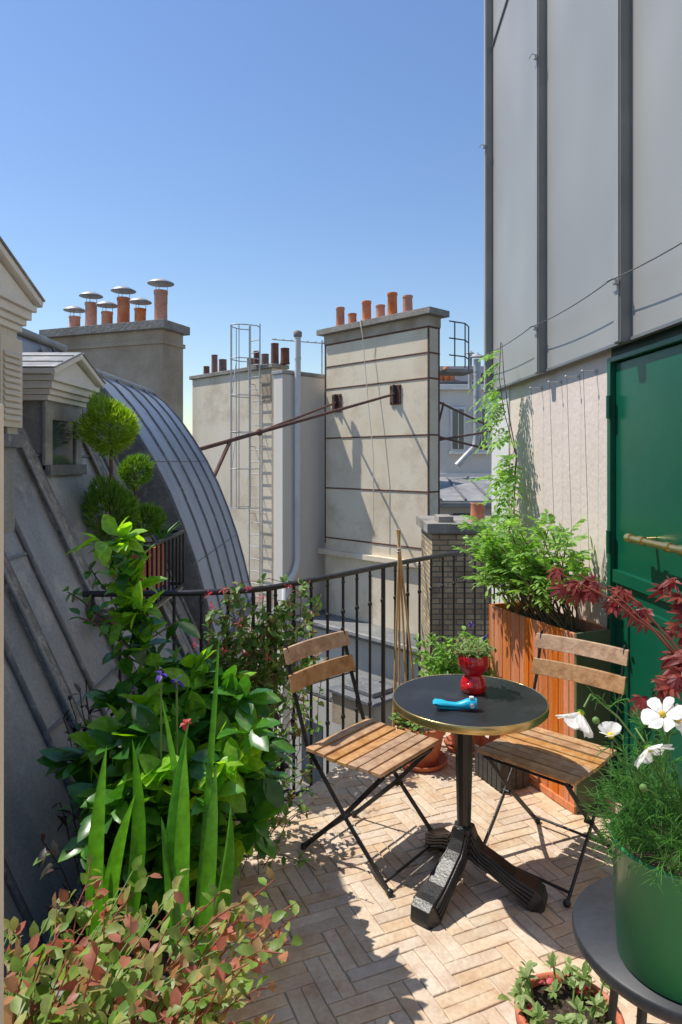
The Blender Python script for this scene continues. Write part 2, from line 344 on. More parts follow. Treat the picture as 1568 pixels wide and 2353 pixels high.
for y in ribs:
    wslab(rw,y-.033,y+.033,.046,.095,2.20,7,M['zinc_rib'])
    wslab(rw,y-.022,y+.022,.095,.101,2.205,7,M['zinc_wall'])
    for z in (2.47,4.1,5.6):
        wslab(rw,y-.03,y-.005,.101,.118,z-.012,z+.012,M['galv'])
        rw.tube([W(y-.035,.11,z),W(y-.035,.135,z+.01),W(y+.02,.135,z+.012)],.0035,M['galv'],6)
rw.beam(W(5.25,.052,4.86),W(4.2,.052,5.15),.012,.012,M['zinc_rib'])
wslab(rw,-1,5.42,.03,.055,2.205,2.22,M['zinc_rib'])
rw.done()
dr=MB('green_door',bevel=.003)
wslab(dr,3.30,3.335,-.088,.022,.09,2.17,M['door']); wslab(dr,2.36,2.395,-.088,.022,.09,2.17,M['door']); wslab(dr,2.395,3.30,-.088,.022,2.145,2.17,M['door'])
wslab(dr,2.40,3.295,-.085,-.005,.1,2.14,M['door'])
def panel(z0,z1):
    y0,y1=2.54,3.14
    wslab(dr,y0,y1,-.006,.002,z0,z1,M['door'])
    for (a,b,c,d) in ((y0-.035,y0,z0-.035,z1+.035),(y1,y1+.035,z0-.035,z1+.035),(y0,y1,z0-.035,z0),(y0,y1,z1,z1+.035)): wslab(dr,a,b,-.006,.014,c,d,M['door'])
panel(.25,.98)
wslab(dr,2.41,3.285,-.006,.018,1.09,1.15,M['door'])
for z in (.35,1.28,1.93): dr.cyl(W(3.298,.03,z-.055),W(3.298,.03,z+.055),.012,.012,M['door'],10)
dr.done()
hd=MB('brass_door_handle')
hp=[W(2.97,.085,1.335),W(2.55,.085,1.335)]
hd.cyl(hp[0],hp[1],.015,.015,M['brass'],16)
for t in (0,.25,.75,1):
    p=hp[0].lerp(hp[1],t); q=WD*.018
    hd.cyl(p-q,p+q,.020,.020,M['brass'],16)
for t in (.12,.88):
    p=hp[0].lerp(hp[1],t); hd.cyl(p,p-WN*.088,.009,.012,M['brass'],12)
hd.done()
tw_=MB('wall_trellis_wires')
for y in (4.30,3.98,3.72,3.5):
    z=2.13; tw_.cyl(W(y,0,z),W(y,.075,z),.004,.003,M['galv'],8); tw_.ball(W(y,.075,z),.008,M['galv'],5)
    tw_.cyl(W(y,0.0,z),W(y,.006,z),.014,.014,M['galv'],10)
    tw_.cyl(W(y,.07,z),W(y,.03,.86),.0012,.0012,M['wire'],5)
tw_.done()
cw=MB('lightning_cable')
pts=[]
ys=[5.3,4.13,3.07,2.02,.97]
for a,b in zip(ys[:-1],ys[1:]): pts+=curve(W(a,.128,2.48),W(b,.128,2.48),.018,8)[:-1]
cw.tube(pts,.0028,M['wire'],6); cw.done()

# ------------------------------------------------------------------ left mansard
mr=MB('zinc_mansard_house')
def xs(z): return -.85-.47*z
prof=[(-.85+.47*.3,-.3),(xs(0),0),(xs(.8),.8),(xs(1.6),1.6),(xs(2.42),2.42),(-2.12,2.52),(-4.5,3.0)]
def extr(mb,prof,y0,y1,m,ny=6,smooth=False):
    vs=[];fs=[];k=len(prof)
    for i in range(ny+1):
        y=y0+(y1-y0)*i/ny
        for x,z in prof: vs.append((x,y,z))
    for i in range(ny):
        for j in range(k-1): fs.append((i*k+j,i*k+j+1,(i+1)*k+j+1,(i+1)*k+j))
    mb.add(vs,[f[::-1] for f in fs],m,smooth)
extr(mr,prof,-1.2,5.05,M['zinc_roof'],8)
prof2r=[(-.90,.30),(-.95,.45),(-1.005,.68),(-1.07,.92),(-1.16,1.18),(-1.265,1.44),(-1.38,1.67),(-1.52,1.90),(-1.66,2.10),(-1.80,2.26),(-1.93,2.36)]
prof2=prof2r+[(-4.5,2.95)]
extr(mr,prof2r,5.0,7.0,M['zinc_blue'],5,True)
extr(mr,[(-1.93,2.36),(-4.5,2.95)],5.0,7.0,M['zinc_blue'],2)
for y in (5.0,7.0):
    mr.add([(x,y,z) for x,z in prof2]+[(-4.5,y,-2),(-1.0,y,-2),(-1.0,y,.28)],[tuple(range(len(prof2)+3))],M['zinc_dark'] if y<6 else M['courtwall'])
mr.box(-4.5,-1.0,3.55,6.98,-13.9,.28,M['courtwall'])
mr.box(-4.5,-.9,-1.2,3.55,-13.9,-.3,M['courtwall'])
mr.box(-1.0,-.88,3.6,7.02,.20,.30,M['zinc_dark'])
mr.tube([(-1.94,5.0,2.37),(-1.94,7.02,2.37)],.03,M['zinc_roof'],8)
mr.tube([(-2.05,-1,2.50),(-2.05,5.05,2.50)],.03,M['zinc_roof'],8)
for y in (1.6,2.1,2.62,3.12,4.72,4.95):
    mr.tube([(xs(z)+.010,y,z) for z in (-.2,.6,1.3,2.0,2.45)],.014,M['zinc_dark'],6)
for y,wd in ((2.85,.05),(3.56,.08),(4.5,.09)):
    mr.beam((xs(-.1)+.012,y,-.1),(xs(2.4)+.012,y,2.4),wd,.04,M['lichen'],up=(.9,0,.42))
    mr.tube([(xs(z)+.03,y-wd*.6,z) for z in (-.2,.6,1.3,2.0,2.42)],.010,M['zinc_roof'],6)
    mr.tube([(xs(z)+.03,y+wd*.6,z) for z in (-.2,.6,1.3,2.0,2.42)],.008,M['zinc_dark'],6)
for z,y0,y1 in ((.62,2.62,3.5),(1.25,2.1,3.1),(1.7,3.6,4.5)):
    mr.beam((xs(z)+.006,y0,z),(xs(z)+.006,y1,z),.014,.012,M['zinc_dark'],up=(.9,0,.42))
for y in (5.02,5.42,5.82,6.22,6.62,6.99):
    mr.tube([(x+.004,y,z+.003) for x,z in prof2r],.010,M['zinc_dark'],6)
    mr.tube([(-1.93,y,2.37),(-3.0,y,2.62)],.010,M['zinc_dark'],6)
for k in (3,6): 
    x,z=prof2r[k]; mr.tube([(x+.003,5.0,z),(x+.003,7.0,z)],.0035,M['zinc_dark'],5)
mr.done()
def dormer(y0,y1,xf,ztop,hp,nm,ov,zs,shut=True):
    d=MB(nm,bevel=.003); ym=(y0+y1)/2
    fm=M['cream'] if shut else M['zinc_roof']
    zb=(-.85-xf)/.47-.02
    d.box(-2.6,xf-.02,y0+.03,y1-.03,zb-.3,ztop,M['zinc_roof'])
    if zs>zb: d.box(xf-.02,xf-.004,y0+.01,y1-.01,zb-.1,zs,M['zinc_roof'])
    zb=max(zb,zs)
    d.box(xf-.02,xf,y0,y0+.09,zb,ztop,fm); d.box(xf-.02,xf,y1-.09,y1,zb,ztop,fm)
    d.box(xf-.02,xf,y0+.09,y1-.09,ztop-.1,ztop,fm); d.box(xf-.02,xf+.03,y0,y1,zb-.03,zb+.03,M['zinc_dark'])
    d.box(xf-.018,xf-.012,y0+.09,y1-.09,zb+.03,ztop-.1,M['glass'])
    if shut:
      for s0,s1 in ((y0+.0,y0+.2),(y1-.2,y1)):
        d.box(xf+.002,xf+.025,s0,s1,zb+.06,ztop-.04,M['cream'])
        z=zb+.10
        while z<ztop-.1:
            d.obox((xf+.025,s0+.02,z),(.010,0,-.012),(0,s1-s0-.04,0),(0,0,.016),M['cream']); z+=.028
    e=.0
    for i,(pr,h) in enumerate(((.03,.03),(.055,.03),(.085,.04),(.115,.03))):
        pr*=ov; d.box(-2.6 if shut else -1.95,xf+pr,y0-pr,y1+pr,ztop+e,ztop+e+h-.001,M['white']); e+=h
    o=.13*ov; zz=ztop+e
    tri=[(y0-o,zz),(y1+o,zz),(ym,zz+hp)]
    vs=[(xf+.09*ov,y,z) for y,z in tri]+[(-2.9,y,z) for y,z in tri]
    d.add(vs,[(0,1,2),(5,4,3),(0,3,4,1),(1,4,5,2),(2,5,3,0)],M['white'])
    for s,(ya) in ((1,y0-o),(-1,y1+o)):
        a=V((xf+.14*ov,ya-.02*s,zz+.0)); b=V((xf+.14*ov,ym,zz+hp+.02))
        back=V((-1.3,0,0)); nrm=(b-a).cross(V((1,0,0))).normalized()
        if nrm.z<0: nrm=-nrm
        d.obox(a,b-a,back,nrm*.03,M['white'])
        d.obox(a+nrm*.031+V((.008,0,0)),(b-a),back,nrm*.010,M['zinc_roof'])
        for q in (.3,.7):
            c=a.lerp(b,q)+nrm*.043; d.tube([c,c+back*.95],.006,M['zinc_dark'],6)
    return d.done()
dormer(2.42,3.12,-1.48,2.26,.15,'dormer_window',.55,1.76)
dormer(3.70,4.22,-1.60,2.0,.11,'dormer_window',.7,1.62,False)
lg=MB('roof_support_log'); lg.cyl((-1.40,3.52,.93),(-1.12,3.40,.86),.045,.045,M['bark'],14); lg.done()

# left chimney stack
def stack(nm,corner,dL,wL,dR,wR,z0,z1,mat,lipmat,liph=.1,over=.12,bevel=.01):
    s=MB(nm,bevel=bevel); c=V((corner[0],corner[1],z0)); 
    s.obox(c,dL*wL,dR*wR,V((0,0,z1-z0)),mat)
    s.obox(V((c.x,c.y,z1+.001))-dL*over-dR*over,dL*(wL+2*over),dR*(wR+2*over),V((0,0,liph)),lipmat)
    return s
dL=V((-.934,.358,0)).normalized(); dR=V((.358,.934,0)).normalized()
s=stack('chimney_stack',(-2.09,8.0),dL,1.75,dR,.42,-13.9,3.22,M['stucco_dk'],M['concrete'],.10,.06)
s.obox(V((-2.09,8.0,3.05))-dL*.02-dR*.02,dL*1.79,dR*.46,V((0,0,.05)),M['stucco_dk'])
c0=V((-2.09,8.0,3.32))+dR*.2
for t,h,wd in ((1.48,.2,1),(1.22,.36,1.05),(.97,.22,1),(.72,.38,1.1),(.47,.22,1),(.17,.42,1.15)):
    p=c0+dL*t; r=.068*wd
    s.lathe(p,[(r*1.05,0),(r*1.0,h*.1),(r*.98,h*.85),(r*1.08,h*.87),(r*1.08,h*.97),(r*.8,h*.97),(r*.8,h*.5)],M['pot_ch'],18)
    for a in (0,2.1,4.2):
        q=p+V((r*math.cos(a),r*math.sin(a),h*.6)); s.tube([q,q+V((0,0,h*.4+.10))],.005,M['galv'],5)
    s.lathe(p+V((0,0,h+.07)),[(r*2.05,0),(r*2.0,.008),(r*1.2,.04),(.004,.065)],M['galv'],20)
    s.lathe(p+V((0,0,h+.066)),[(r*2.03,.002),(.004,.05)],M['galv'],20)
s.done()

# ------------------------------------------------------------------ main chimney
mL=V((-.685,.729,0)).normalized(); mRr=V((.729,.685,0)).normalized()
C=V((1.54,12.0,0))
s=stack('tall_chimney_stack',(C.x,C.y),mL,2.72,mRr,.30,-13.9,4.24,M['stucco'],M['concrete'],.11,.13)
s.obox(C+V((0,0,4.05))-mL*.02-mRr*.02,mL*2.76,mRr*.34,V((0,0,.188)),M['stucco_dk'])
s.obox(C+V((0,0,-.22))-mL*.1-mRr*.1,mL*2.95,mRr*.45,V((0,0,.10)),M['stucco'])
for z in (4.02,3.57,3.12,2.12,1.11,.10):
    s.obox(C+V((0,0,z))-mL*.012-mRr*.012,mL*2.744,mRr*.324,V((0,0,.028)),M['iron_band'])
for t in (-.012,2.70):
    s.obox(C+mL*t-mRr*.014+V((0,0,.0)),mL*.03,mRr*.03,V((0,0,4.05)),M['iron_band'])
s.obox(C-mL*.014+mRr*.27+V((0,0,.0)),mL*.03,mRr*.03,V((0,0,4.05)),M['iron_band'])
c0=C+mRr*.15+V((0,0,4.35))
for t,h,r in ((2.43,.44,.085),(2.08,.26,.085),(1.68,.44,.088),(1.31,.3,.088),(1.0,.48,.09),(.62,.36,.09)):
    p=c0+mL*t
    s.lathe(p,[(r*1.12,0),(r*1.05,h*.2),(r*.98,h*.86),(r*1.08,h*.88),(r*1.08,h),(r*.82,h),(r*.8,h*.5)],M['pot_ch'],20)
bA=C+mL*.773+V((0,0,2.90)); bB=C+mL*2.36+V((0,0,2.84))
for b in (bA,bB):
    s.obox(b-mL*.13-mRr*.03+V((0,0,-.19)),mL*.26,mRr*.028,V((0,0,.36)),M['iron_band'])
    s.beam(b-mRr*.05+V((0,0,-.17)),b-mRr*.05+V((0,0,.17)),.07,.05,M['black'],up=(1,0,0))
    for k in (-1,1):
        for kk in (-1,1): s.ball(b+mL*.1*k-mRr*.035+V((0,0,.14*kk-.01)),.016,M['iron_band'],5)
s.done()
st=MB('iron_tie_rods')
eA=V((-1.53,7.15,1.78)); a0=bA-mRr*.04
st.tube([a0,eA],.024,M['iron_band'],8)
j=a0.lerp(eA,.786); st.tube([bB-mRr*.04,j],.022,M['iron_band'],8)
q=a0.lerp(eA,.89); st.tube([q,V((-1.33,7.05,1.47))],.022,M['iron_band'],8)
st.ball(j,.045,M['iron_band'],6)
o=C+mRr*.3
st.tube([o+V((0,0,2.72)),V((4.6,17,2.1))],.022,M['iron_band'],8)
st.tube([o+V((0,0,2.05)),V((4.6,17,2.55))],.022,M['iron_band'],8)
st.tube([o+V((0,0,2.1)),V((4.4,16,1.7))],.022,M['iron_band'],8)
st.tube([o+V((0,0,2.4)),o+V((.15,.5,2.75))],.02,M['iron_band'],8)
st.done()
ro=MB('hanging_rope'); p=C+mL*1.55-mRr*.16+V((0,0,4.36))
ro.tube([p+mRr*.1,p,p+V((.05,0,-.3)),p-mL*.22+V((0,0,-1.6)),p-mL*.36+V((0,0,-2.6)),p-mL*.36+V((0,0,-3.9))],.008,M['rope'],5); ro.done()
bl=MB('roof_guard_rail'); o=C+mRr*.42-mL*.25
for a in (V((0,0,0)),V((.22,.2,0)),V((.34,.5,0))):
    bl.cyl(o+a+V((0,0,3.35)),o+a+V((0,0,4.15)),.012,.012,M['black'],6)
for z in (4.15,3.85,3.55): bl.tube([o+V((-.1,-.02,z)),o+V((.22,.2,z)),o+V((.34,.5,z))],.012,M['black'],6)
bl.obox(o+V((-.15,0,3.25)),(.5,.1,0),(-.1,.5,0),(0,0,.06),M['concrete'])
bl.done()

# ------------------------------------------------------------------ tall rendered building
bL=V((-.707,.707,0)); bR=V((.707,.707,0)); BC=V((-1.52,15,0))
b1=MB('rendered_apartment_building',bevel=.01)
b1.obox(BC+V((0,0,-13.9)),bL*3.16,bR*3,V((0,0,13.9+3.72)),M['stucco2'])
b1.obox(BC+V((0,0,3.721))-bL*.08-bR*.06,bL*3.3,bR*.5,V((0,0,.09)),M['concrete'])
b1.obox(BC+V((0,0,3.0))-bR*.02,bL*.35,bR*.02,V((0,0,.7)),M['stucco_dk'])
for t,h,r in ((2.9,.25,.08),(2.55,.5,.08),(2.2,.35,.1),(.85,.4,.08),(.55,.3,.09),(.2,.5,.09),(-.15,.35,.1),(1.1,.25,.08)):
    p=BC+bL*t+bR*.25+V((0,0,3.81)); b1.lathe(p,[(r*1.1,0),(r,h*.2),(r*.95,h*.9),(r*1.05,h),(r*.8,h),(r*.8,h*.5)],M['pot_dk'],14)
b1.done()
b2=MB('white_rendered_building',bevel=.01); B2=V((-1.153,13.5,0))
b2.obox(B2+V((0,0,-13.9)),mRr*3.6,mL*.30,V((0,0,13.9+3.40)),M['stucco_lt'])
b2.obox(B2+V((0,0,3.401))-mRr*.03-mL*.03,mRr*3.66,mL*.36,V((0,0,.07)),M['zinc_roof'])
b2.done()
wp=MB('white_flue_pipe'); p=B2+mRr*.31-mL*.09
wp.cyl(p+V((0,0,-.35)),p+V((0,0,4.15)),.062,.062,M['whitepipe'],16)
for z in (.6,1.9,2.9,3.7): wp.cyl(p+V((0,0,z)),p+V((0,0,z+.05)),.069,.069,M['whitepipe'],16)
wp.lathe(p+V((0,0,4.13)),[(.05,0),(.085,.03),(.085,.12),(.04,.15),(.002,.16)],M['concrete'],14)
wp.tube([p+V((0,0,-.33)),p+V((-.05,-.05,-.55)),p+V((-.22,-.12,-.8)),p+V((-.24,-.13,-2.5))],[.062,.07,.09,.07],M['whitepipe'],12)
wp.done()
ld=MB('caged_roof_ladder'); wN=V((-.707,-.707,0)); lc=BC+bL*.42+wN*.15
for sgn in (-1,1): ld.tube([lc+bL*.19*sgn+V((0,0,-2.5)),lc+bL*.19*sgn+V((0,0,4.7))],.015,M['galv'],6)
z=-2.4
while z<4.6: ld.cyl(lc-bL*.19+V((0,0,z)),lc+bL*.19+V((0,0,z)),.010,.010,M['galv'],6); z+=.27
def hoop(z): 
    out=[]
    for i in range(13):
        a=math.pi*i/12; out.append(lc+bL*.30*math.cos(a)*(1 if 0<i<12 else .63)+wN*(.62*math.sin(a))+V((0,0,z)))
    return out
hz=[4.62,3.9,3.1,2.3,1.5,.65]
for z in hz: ld.tube(hoop(z),.012,M['galv'],6)
for i in (2,4,6,8,10):
    ld.tube([hoop(hz[0])[i],hoop(hz[-1])[i]],.010,M['galv'],6)
for k in range(4): ld.tube([hoop(hz[k+1])[2+2*(k%2)*2],hoop(hz[k+2])[6]],.009,M['galv'],5)
for z in (-1.5,.5,2,3.4):
    for sgn in (-1,1): ld.tube([lc+bL*.19*sgn+V((0,0,z)),lc+bL*.19*sgn-wN*.15+V((0,0,z))],.012,M['galv'],5)
ld.done()
an=MB('tv_antenna'); p=V((-.6,14.3,4.1))
an.tube([p+V((-.85,0,.12)),p+V((.95,0,-.02))],.012,M['galv'],5)
for i in range(11): q=p+V((-.8+.17*i,0,.11-.012*i)); an.tube([q+V((0,-.12,-.02)),q+V((.03,.12,.05))],.006,M['wire'],4)
an.tube([p+V((.2,0,-.9)),p+V((.2,0,.1))],.015,M['galv'],6)
an.tube([p+V((.0,.4,-.6)),p+V((1.4,.4,-.85))],.009,M['wire'],4); an.done()

# ------------------------------------------------------------------ flat roofs in court
fr=MB('flat_roof_annex',bevel=.01)
fr.obox(V((2.1,10.4,-13.9)),mL*5.4,mRr*1.9,V((0,0,12.4)),M['courtwall'])
fr.obox(V((2.1,10.4,-1.499))-mRr*.15,mL*5.4,mRr*2.1,V((0,0,.07)),M['flatroof'])
fr.obox(V((2.1,10.4,-1.43))+mRr*1.55,mL*5.4,mRr*.10,V((0,0,.10)),M['white'])
fr.obox(V((2.1,10.4,-1.43))-mRr*.2,mL*5.4,mRr*.08,V((0,0,.06)),M['zinc_roof'])
fr.obox(V((1.5,8.6,-13.9)),mL*3.4,mRr*1.2,V((0,0,11.9)),M['courtwall'])
fr.obox(V((1.5,8.6,-1.98)),mL*3.4,mRr*1.2,V((0,0,.05)),M['flatroof'])
for k in range(5): fr.obox(V((1.5,8.6,-1.93))+mL*(.3+.7*k),mL*.03,mRr*1.2,V((0,0,.025)),M['zinc_dark'])
for k in range(3):
    o=V((1.5,8.6,-3.4))+mL*(.5+1.05*k)-mRr*.01
    fr.obox(o,mL*.5,mRr*.008,V((0,0,1.0)),M['glass']); fr.obox(o-mL*.06-mRr*.03-V((0,0,.07)),mL*.62,mRr*.035,V((0,0,.06)),M['concrete'])
fr.done()
sk=MB('roof_skylight',bevel=.008); o=V((.42,8.9,-1.95))
sk.obox(o,mL*.8,mRr*.6,V((0,0,.42)),M['stucco_dk'])
sk.obox(o+V((0,0,.421))-mL*.05-mRr*.05,mL*.9,mRr*.7,V((0,0,.05)),M['zinc_dark'])
sk.obox(o+V((0,0,.474))+mL*.1+mRr*.1,mL*.6,mRr*.4,V((0,0,.06)),M['zinc_dark']); sk.done()

bk=MB('brick_chimney_block',bevel=.006)
bk.box(1.20,2.9,9.0,10.2,-13.9,.72,M['brick'])
bk.box(1.13,2.95,8.94,10.26,.721,.85,M['concrete'])
bk.box(1.30,1.5,9.1,9.5,.851,.93,M['concrete'])
bk.lathe((1.88,9.4,.85),[(.11,0),(.10,.05),(.09,.22),(.1,.24),(.08,.24),(.08,.1)],M['pot_ch'],18)
bk.done()
fb=MB('white_facade_building',bevel=.01)
fb.box(2.75,9,20,26,-13.9,3.75,M['court_dk'])
fb.box(2.65,9,19.85,26,3.751,3.9,M['white'])
fb.obox((2.7,20.1,3.901),(6,0,0),(0,4,1.0),(0,0,.12),M['slate'])
fb.box(2.7,9,19.9,20,1.2,1.32,M['white'])
for x in (3.42,4.1,4.9):
    fb.box(x-.22,x+.22,19.93,19.99,1.95,3.25,M['white']); fb.box(x-.16,x+.16,19.90,19.925,2.02,3.18,M['glass']); fb.box(x-.012,x+.012,19.88,19.899,2.02,3.18,M['white'])
    fb.box(x-.26,x+.26,19.86,19.99,1.87,1.949,M['white'])
    fb.box(x-.16,x+.16,19.93,19.99,.0,.9,M['glass'])
for x,h in ((2.95,.3),(3.13,.42),(3.3,.3)):
    fb.lathe((x,20.3,4.05),[(.09,0),(.085,h),(.07,h)],M['pot_ch'],12)
for x,h in ((4.0,.35),(4.2,.25),(4.4,.35)):
    fb.lathe((x,20.5,4.05),[(.09,0),(.085,h),(.07,h)],M['pot_dk'],12)
fb.done()
fp=MB('metal_flue_pipe')
fp.tube([(2.75,16.2,1.55),(3.2,16.3,2.0),(3.25,16.3,2.3),(3.25,16.3,4.1)],.085,M['galv'],14)
for z in (2.6,3.2,3.8): fp.cyl((3.25,16.3,z),(3.25,16.3,z+.05),.095,.095,M['galv'],14)
fp.lathe((3.25,16.3,4.15),[(.18,0),(.002,.12)],M['galv'],14)
fp.cyl((3.12,16.5,3.4),(3.12,16.5,4.25),.05,.05,M['galv'],10); fp.lathe((3.12,16.5,4.27),[(.11,0),(.002,.08)],M['galv'],12); fp.done()
zr=MB('zinc_shed_roof_building',bevel=.005)
zr.box(2.0,6.5,14.0,18,-13.9,.75,M['stucco_lt'])
zr.obox((1.95,13.8,.82),(4.6,0,0),(0,2.6,.42),(0,0,.05),M['zinc_roof'])
for k in range(9): zr.obox((2.0+.5*k,13.8,.872),(.04,0,0),(0,2.6,.42),(0,0,.04),M['zinc_dark'])
for x in (2.5,3.3): zr.box(x-.2,x+.2,13.96,13.99,-.2,.6,M['glass'])
zr.box(1.9,6.5,13.72,13.82,.74,.83,M['zinc_roof'])
zr.done()
db=MB('distant_rooftops'); rr=random.Random(3)
for i in range(46):
    a=rr.uniform(-1.3,1.3); d=rr.uniform(38,120); x=math.sin(a)*d; y=math.cos(a)*d; w=rr.uniform(8,16); h=rr.uniform(-3,1.2)+d*.012
    c=rr.choice(['stucco_lt','stucco2','court_dk','stucco'])
    db.box(x-w/2,x+w/2,y,y+9,-13.9,h,M[c])
    z0=h+.01; ins=1.2
    vs=[(x-w/2,y,z0),(x+w/2,y,z0),(x+w/2,y+9,z0),(x-w/2,y+9,z0),(x-w/2+ins,y+ins,z0+1.9),(x+w/2-ins,y+ins,z0+1.9),(x+w/2-ins,y+9-ins,z0+1.9),(x-w/2+ins,y+9-ins,z0+1.9)]
    db.add(vs,[(0,1,5,4),(1,2,6,5),(2,3,7,6),(3,0,4,7),(4,5,6,7)],M['zinc_blue'])
    db.box(x-w/2+.1,x-w/2+.9,y+2,y+7,z0,z0+3.2,M['stucco'])
    for k in range(6): db.cyl((x-w/2+.5,y+2.4+.8*k,z0+3.2),(x-w/2+.5,y+2.4+.8*k,z0+3.7),.14,.12,M['pot_ch'],8)
    k=x-w/2+1.6
    while k<x+w/2-1: db.box(k,k+1,y-.06,y-.01,h-2.3,h-.5,M['glass']); k+=2.4
db.done()

wf=MB('open_casement_window',bevel=.003)
wf.box(-.55,-.503,.98,1.02,-.0,1.755,M['cream']); wf.box(-.95,-.55,.985,1.015,1.70,1.75,M['cream']); wf.box(-.95,-.55,.985,1.015,0,.06,M['cream'])
wf.box(-.95,-.55,.998,1.002,.06,1.70,M['glass']); wf.done()

# ------------------------------------------------------------------ table
tc=V((.485,2.69,0)); t=MB('bistro_table',bevel=.003)
t.lathe(tc+V((.02,0,0)),[(.001,.705),(.285,.705),(.293,.712)],M['castiron'],64)
t.lathe(tc+V((.02,0,0)),[(.293,.708),(.300,.708),(.302,.713),(.302,.733),(.300,.738),(.2965,.7395),(.2955,.737)],M['brass'],96)
t.lathe(tc+V((.02,0,0)),[(.2955,.738),(.001,.738)],M['tabletop'],64)
t.lathe(tc,[(.075,.704),(.07,.695),(.045,.685),(.04,.66),(.036,.64),(.034,.5),(.029,.3),(.027,.24),(.04,.235),(.042,.215),(.036,.2),(.036,.12)],M['castiron'],10,smooth=False)
for k in range(3):
    a=2*math.pi*k/3+.4; d=V((math.cos(a),math.sin(a),0)); t.beam(tc+d*.03+V((0,0,.697)),tc+d*.24+V((0,0,.697)),.035,.012,M['castiron'])
for ang in (229,335,105):
    a=math.radians(ang); d=V((math.cos(a),math.sin(a),0)); sd=V((-d.y,d.x,0))
    top=[(.0,.245),(.035,.24),(.05,.20),(.075,.165),(.11,.148),(.15,.125),(.20,.098),(.25,.082),(.28,.075),(.305,.055),(.315,.02),(.312,.0)]
    bot=[(.0,.12),(.03,.12),(.05,.11),(.075,.10),(.11,.09),(.15,.068),(.19,.045),(.225,.022),(.25,.006),(.265,.0),(.285,.0),(.30,.0)]
    wd=[.032,.032,.034,.038,.042,.046,.050,.054,.056,.056,.05,.045]
    vs=[];fs=[]
    for (r,z),(r2,z2),w in zip(top,bot,wd):
        vs+=[tc+d*r+sd*w*.72+V((0,0,z)),tc+d*r-sd*w*.72+V((0,0,z)),tc+d*r2-sd*w+V((0,0,z2)),tc+d*r2+sd*w+V((0,0,z2))]
    n=len(wd)
    for i in range(n-1):
        for j_ in range(4): fs.append((4*i+j_,4*(i+1)+j_,4*(i+1)+(j_+1)%4,4*i+(j_+1)%4))
    fs+=[(0,1,2,3),(4*n-1,4*n-2,4*n-3,4*n-4)]
    t.add(vs,fs,M['castiron'])
    for lv in range(4):
        f=.22+.2*lv
        for sg in (-1,1):
            pts=[]
            for (r,z),(r2,z2),w in zip(top[1:9],bot[1:9],wd[1:9]):
                pts.append(tc+d*(r*(1-f)+r2*f)+sd*sg*(w*(.74+.26*f)+.003)+V((0,0,z*(1-f)+z2*f)))
            t.tube(pts,.006,M['castiron'],6)
t.done()

rp_=MB('red_ceramic_planter'); c=V((.535,2.76,.7385))
rp_.lathe(c,[(.001,.001),(.046,.001),(.052,.012),(.052,.03),(.045,.055),(.034,.068),(.036,.074),(.052,.088),(.061,.108),(.063,.13),(.060,.15),(.057,.153),(.054,.15),(.055,.125),(.001,.120)],M['red'],40)
rp_.ball(c+V((-.02,-.035,.03)),.022,M['red'],8)
rp_.lathe(c,[(.054,.142),(.001,.146)],M['soil'],20)
for i in range(330):
    a=U(0,6.28); r=.052*math.sqrt(R()); p=c+V((r*math.cos(a),r*math.sin(a),.145)); d=V((math.cos(a)*.8,math.sin(a)*.8,.9))+rdir()*.5
    q=p+d.normalized()*U(.01,.055); rp_.tube([p,q],.0008,M['greenstem'],4,caps=False)
    rp_.leaf(q,rdir(.5),(0,0,1),U(.016,.03),U(.009,.015),M['rosette'] if R()<.75 else M['blush'],rows=1,wprof=[(.5,1)])
rp_.done()

bg=MB('blue_plastic_water_toy',bevel=.006); c=V((.42,2.56,.7395)); ax=V((.96,-.12,0)).normalized(); ay=V((-ax.y,ax.x,0))
def bp(x,y,z): return c+ax*x+ay*y+V((0,0,z))
secs=[(-.075,.020,.024,.022),(-.068,.026,.022,.032),(-.045,.026,.010,.034),(-.02,.014,.008,.028),(.01,.013,.006,.026),(.03,.018,.004,.032),(.05,.02,.002,.042),(.075,.02,.002,.046),(.088,.016,.004,.044)]
vs=[];fs=[]
for x,w,z0,z1 in secs:
    for k in range(10):
        a=2*math.pi*k/10; vs.append(bp(x,w*math.cos(a),(z0+z1)/2+(z1-z0)/2*math.sin(a)))
for i in range(len(secs)-1):
    for k in range(10): fs.append((10*i+k,10*i+(k+1)%10,10*i+10+(k+1)%10,10*i+10+k))
fs+=[tuple(range(10))[::-1],tuple(range(10*len(secs)-10,10*len(secs)))]
bg.add(vs,fs,M['cyan'],True)
bg.tube([bp(-.07,0,.02),bp(-.05,0,.004),bp(-.0,0,.003),bp(.04,0,.006)],.005,M['cyan'],8)
bg.cyl(bp(.068,-.004,.044),bp(.068,-.004,.051),.009,.009,M['whitepipe'],12); bg.cyl(bp(.07,-.0195,.022),bp(.07,-.023,.022),.008,.008,M['whitepipe'],12)
bg.done()

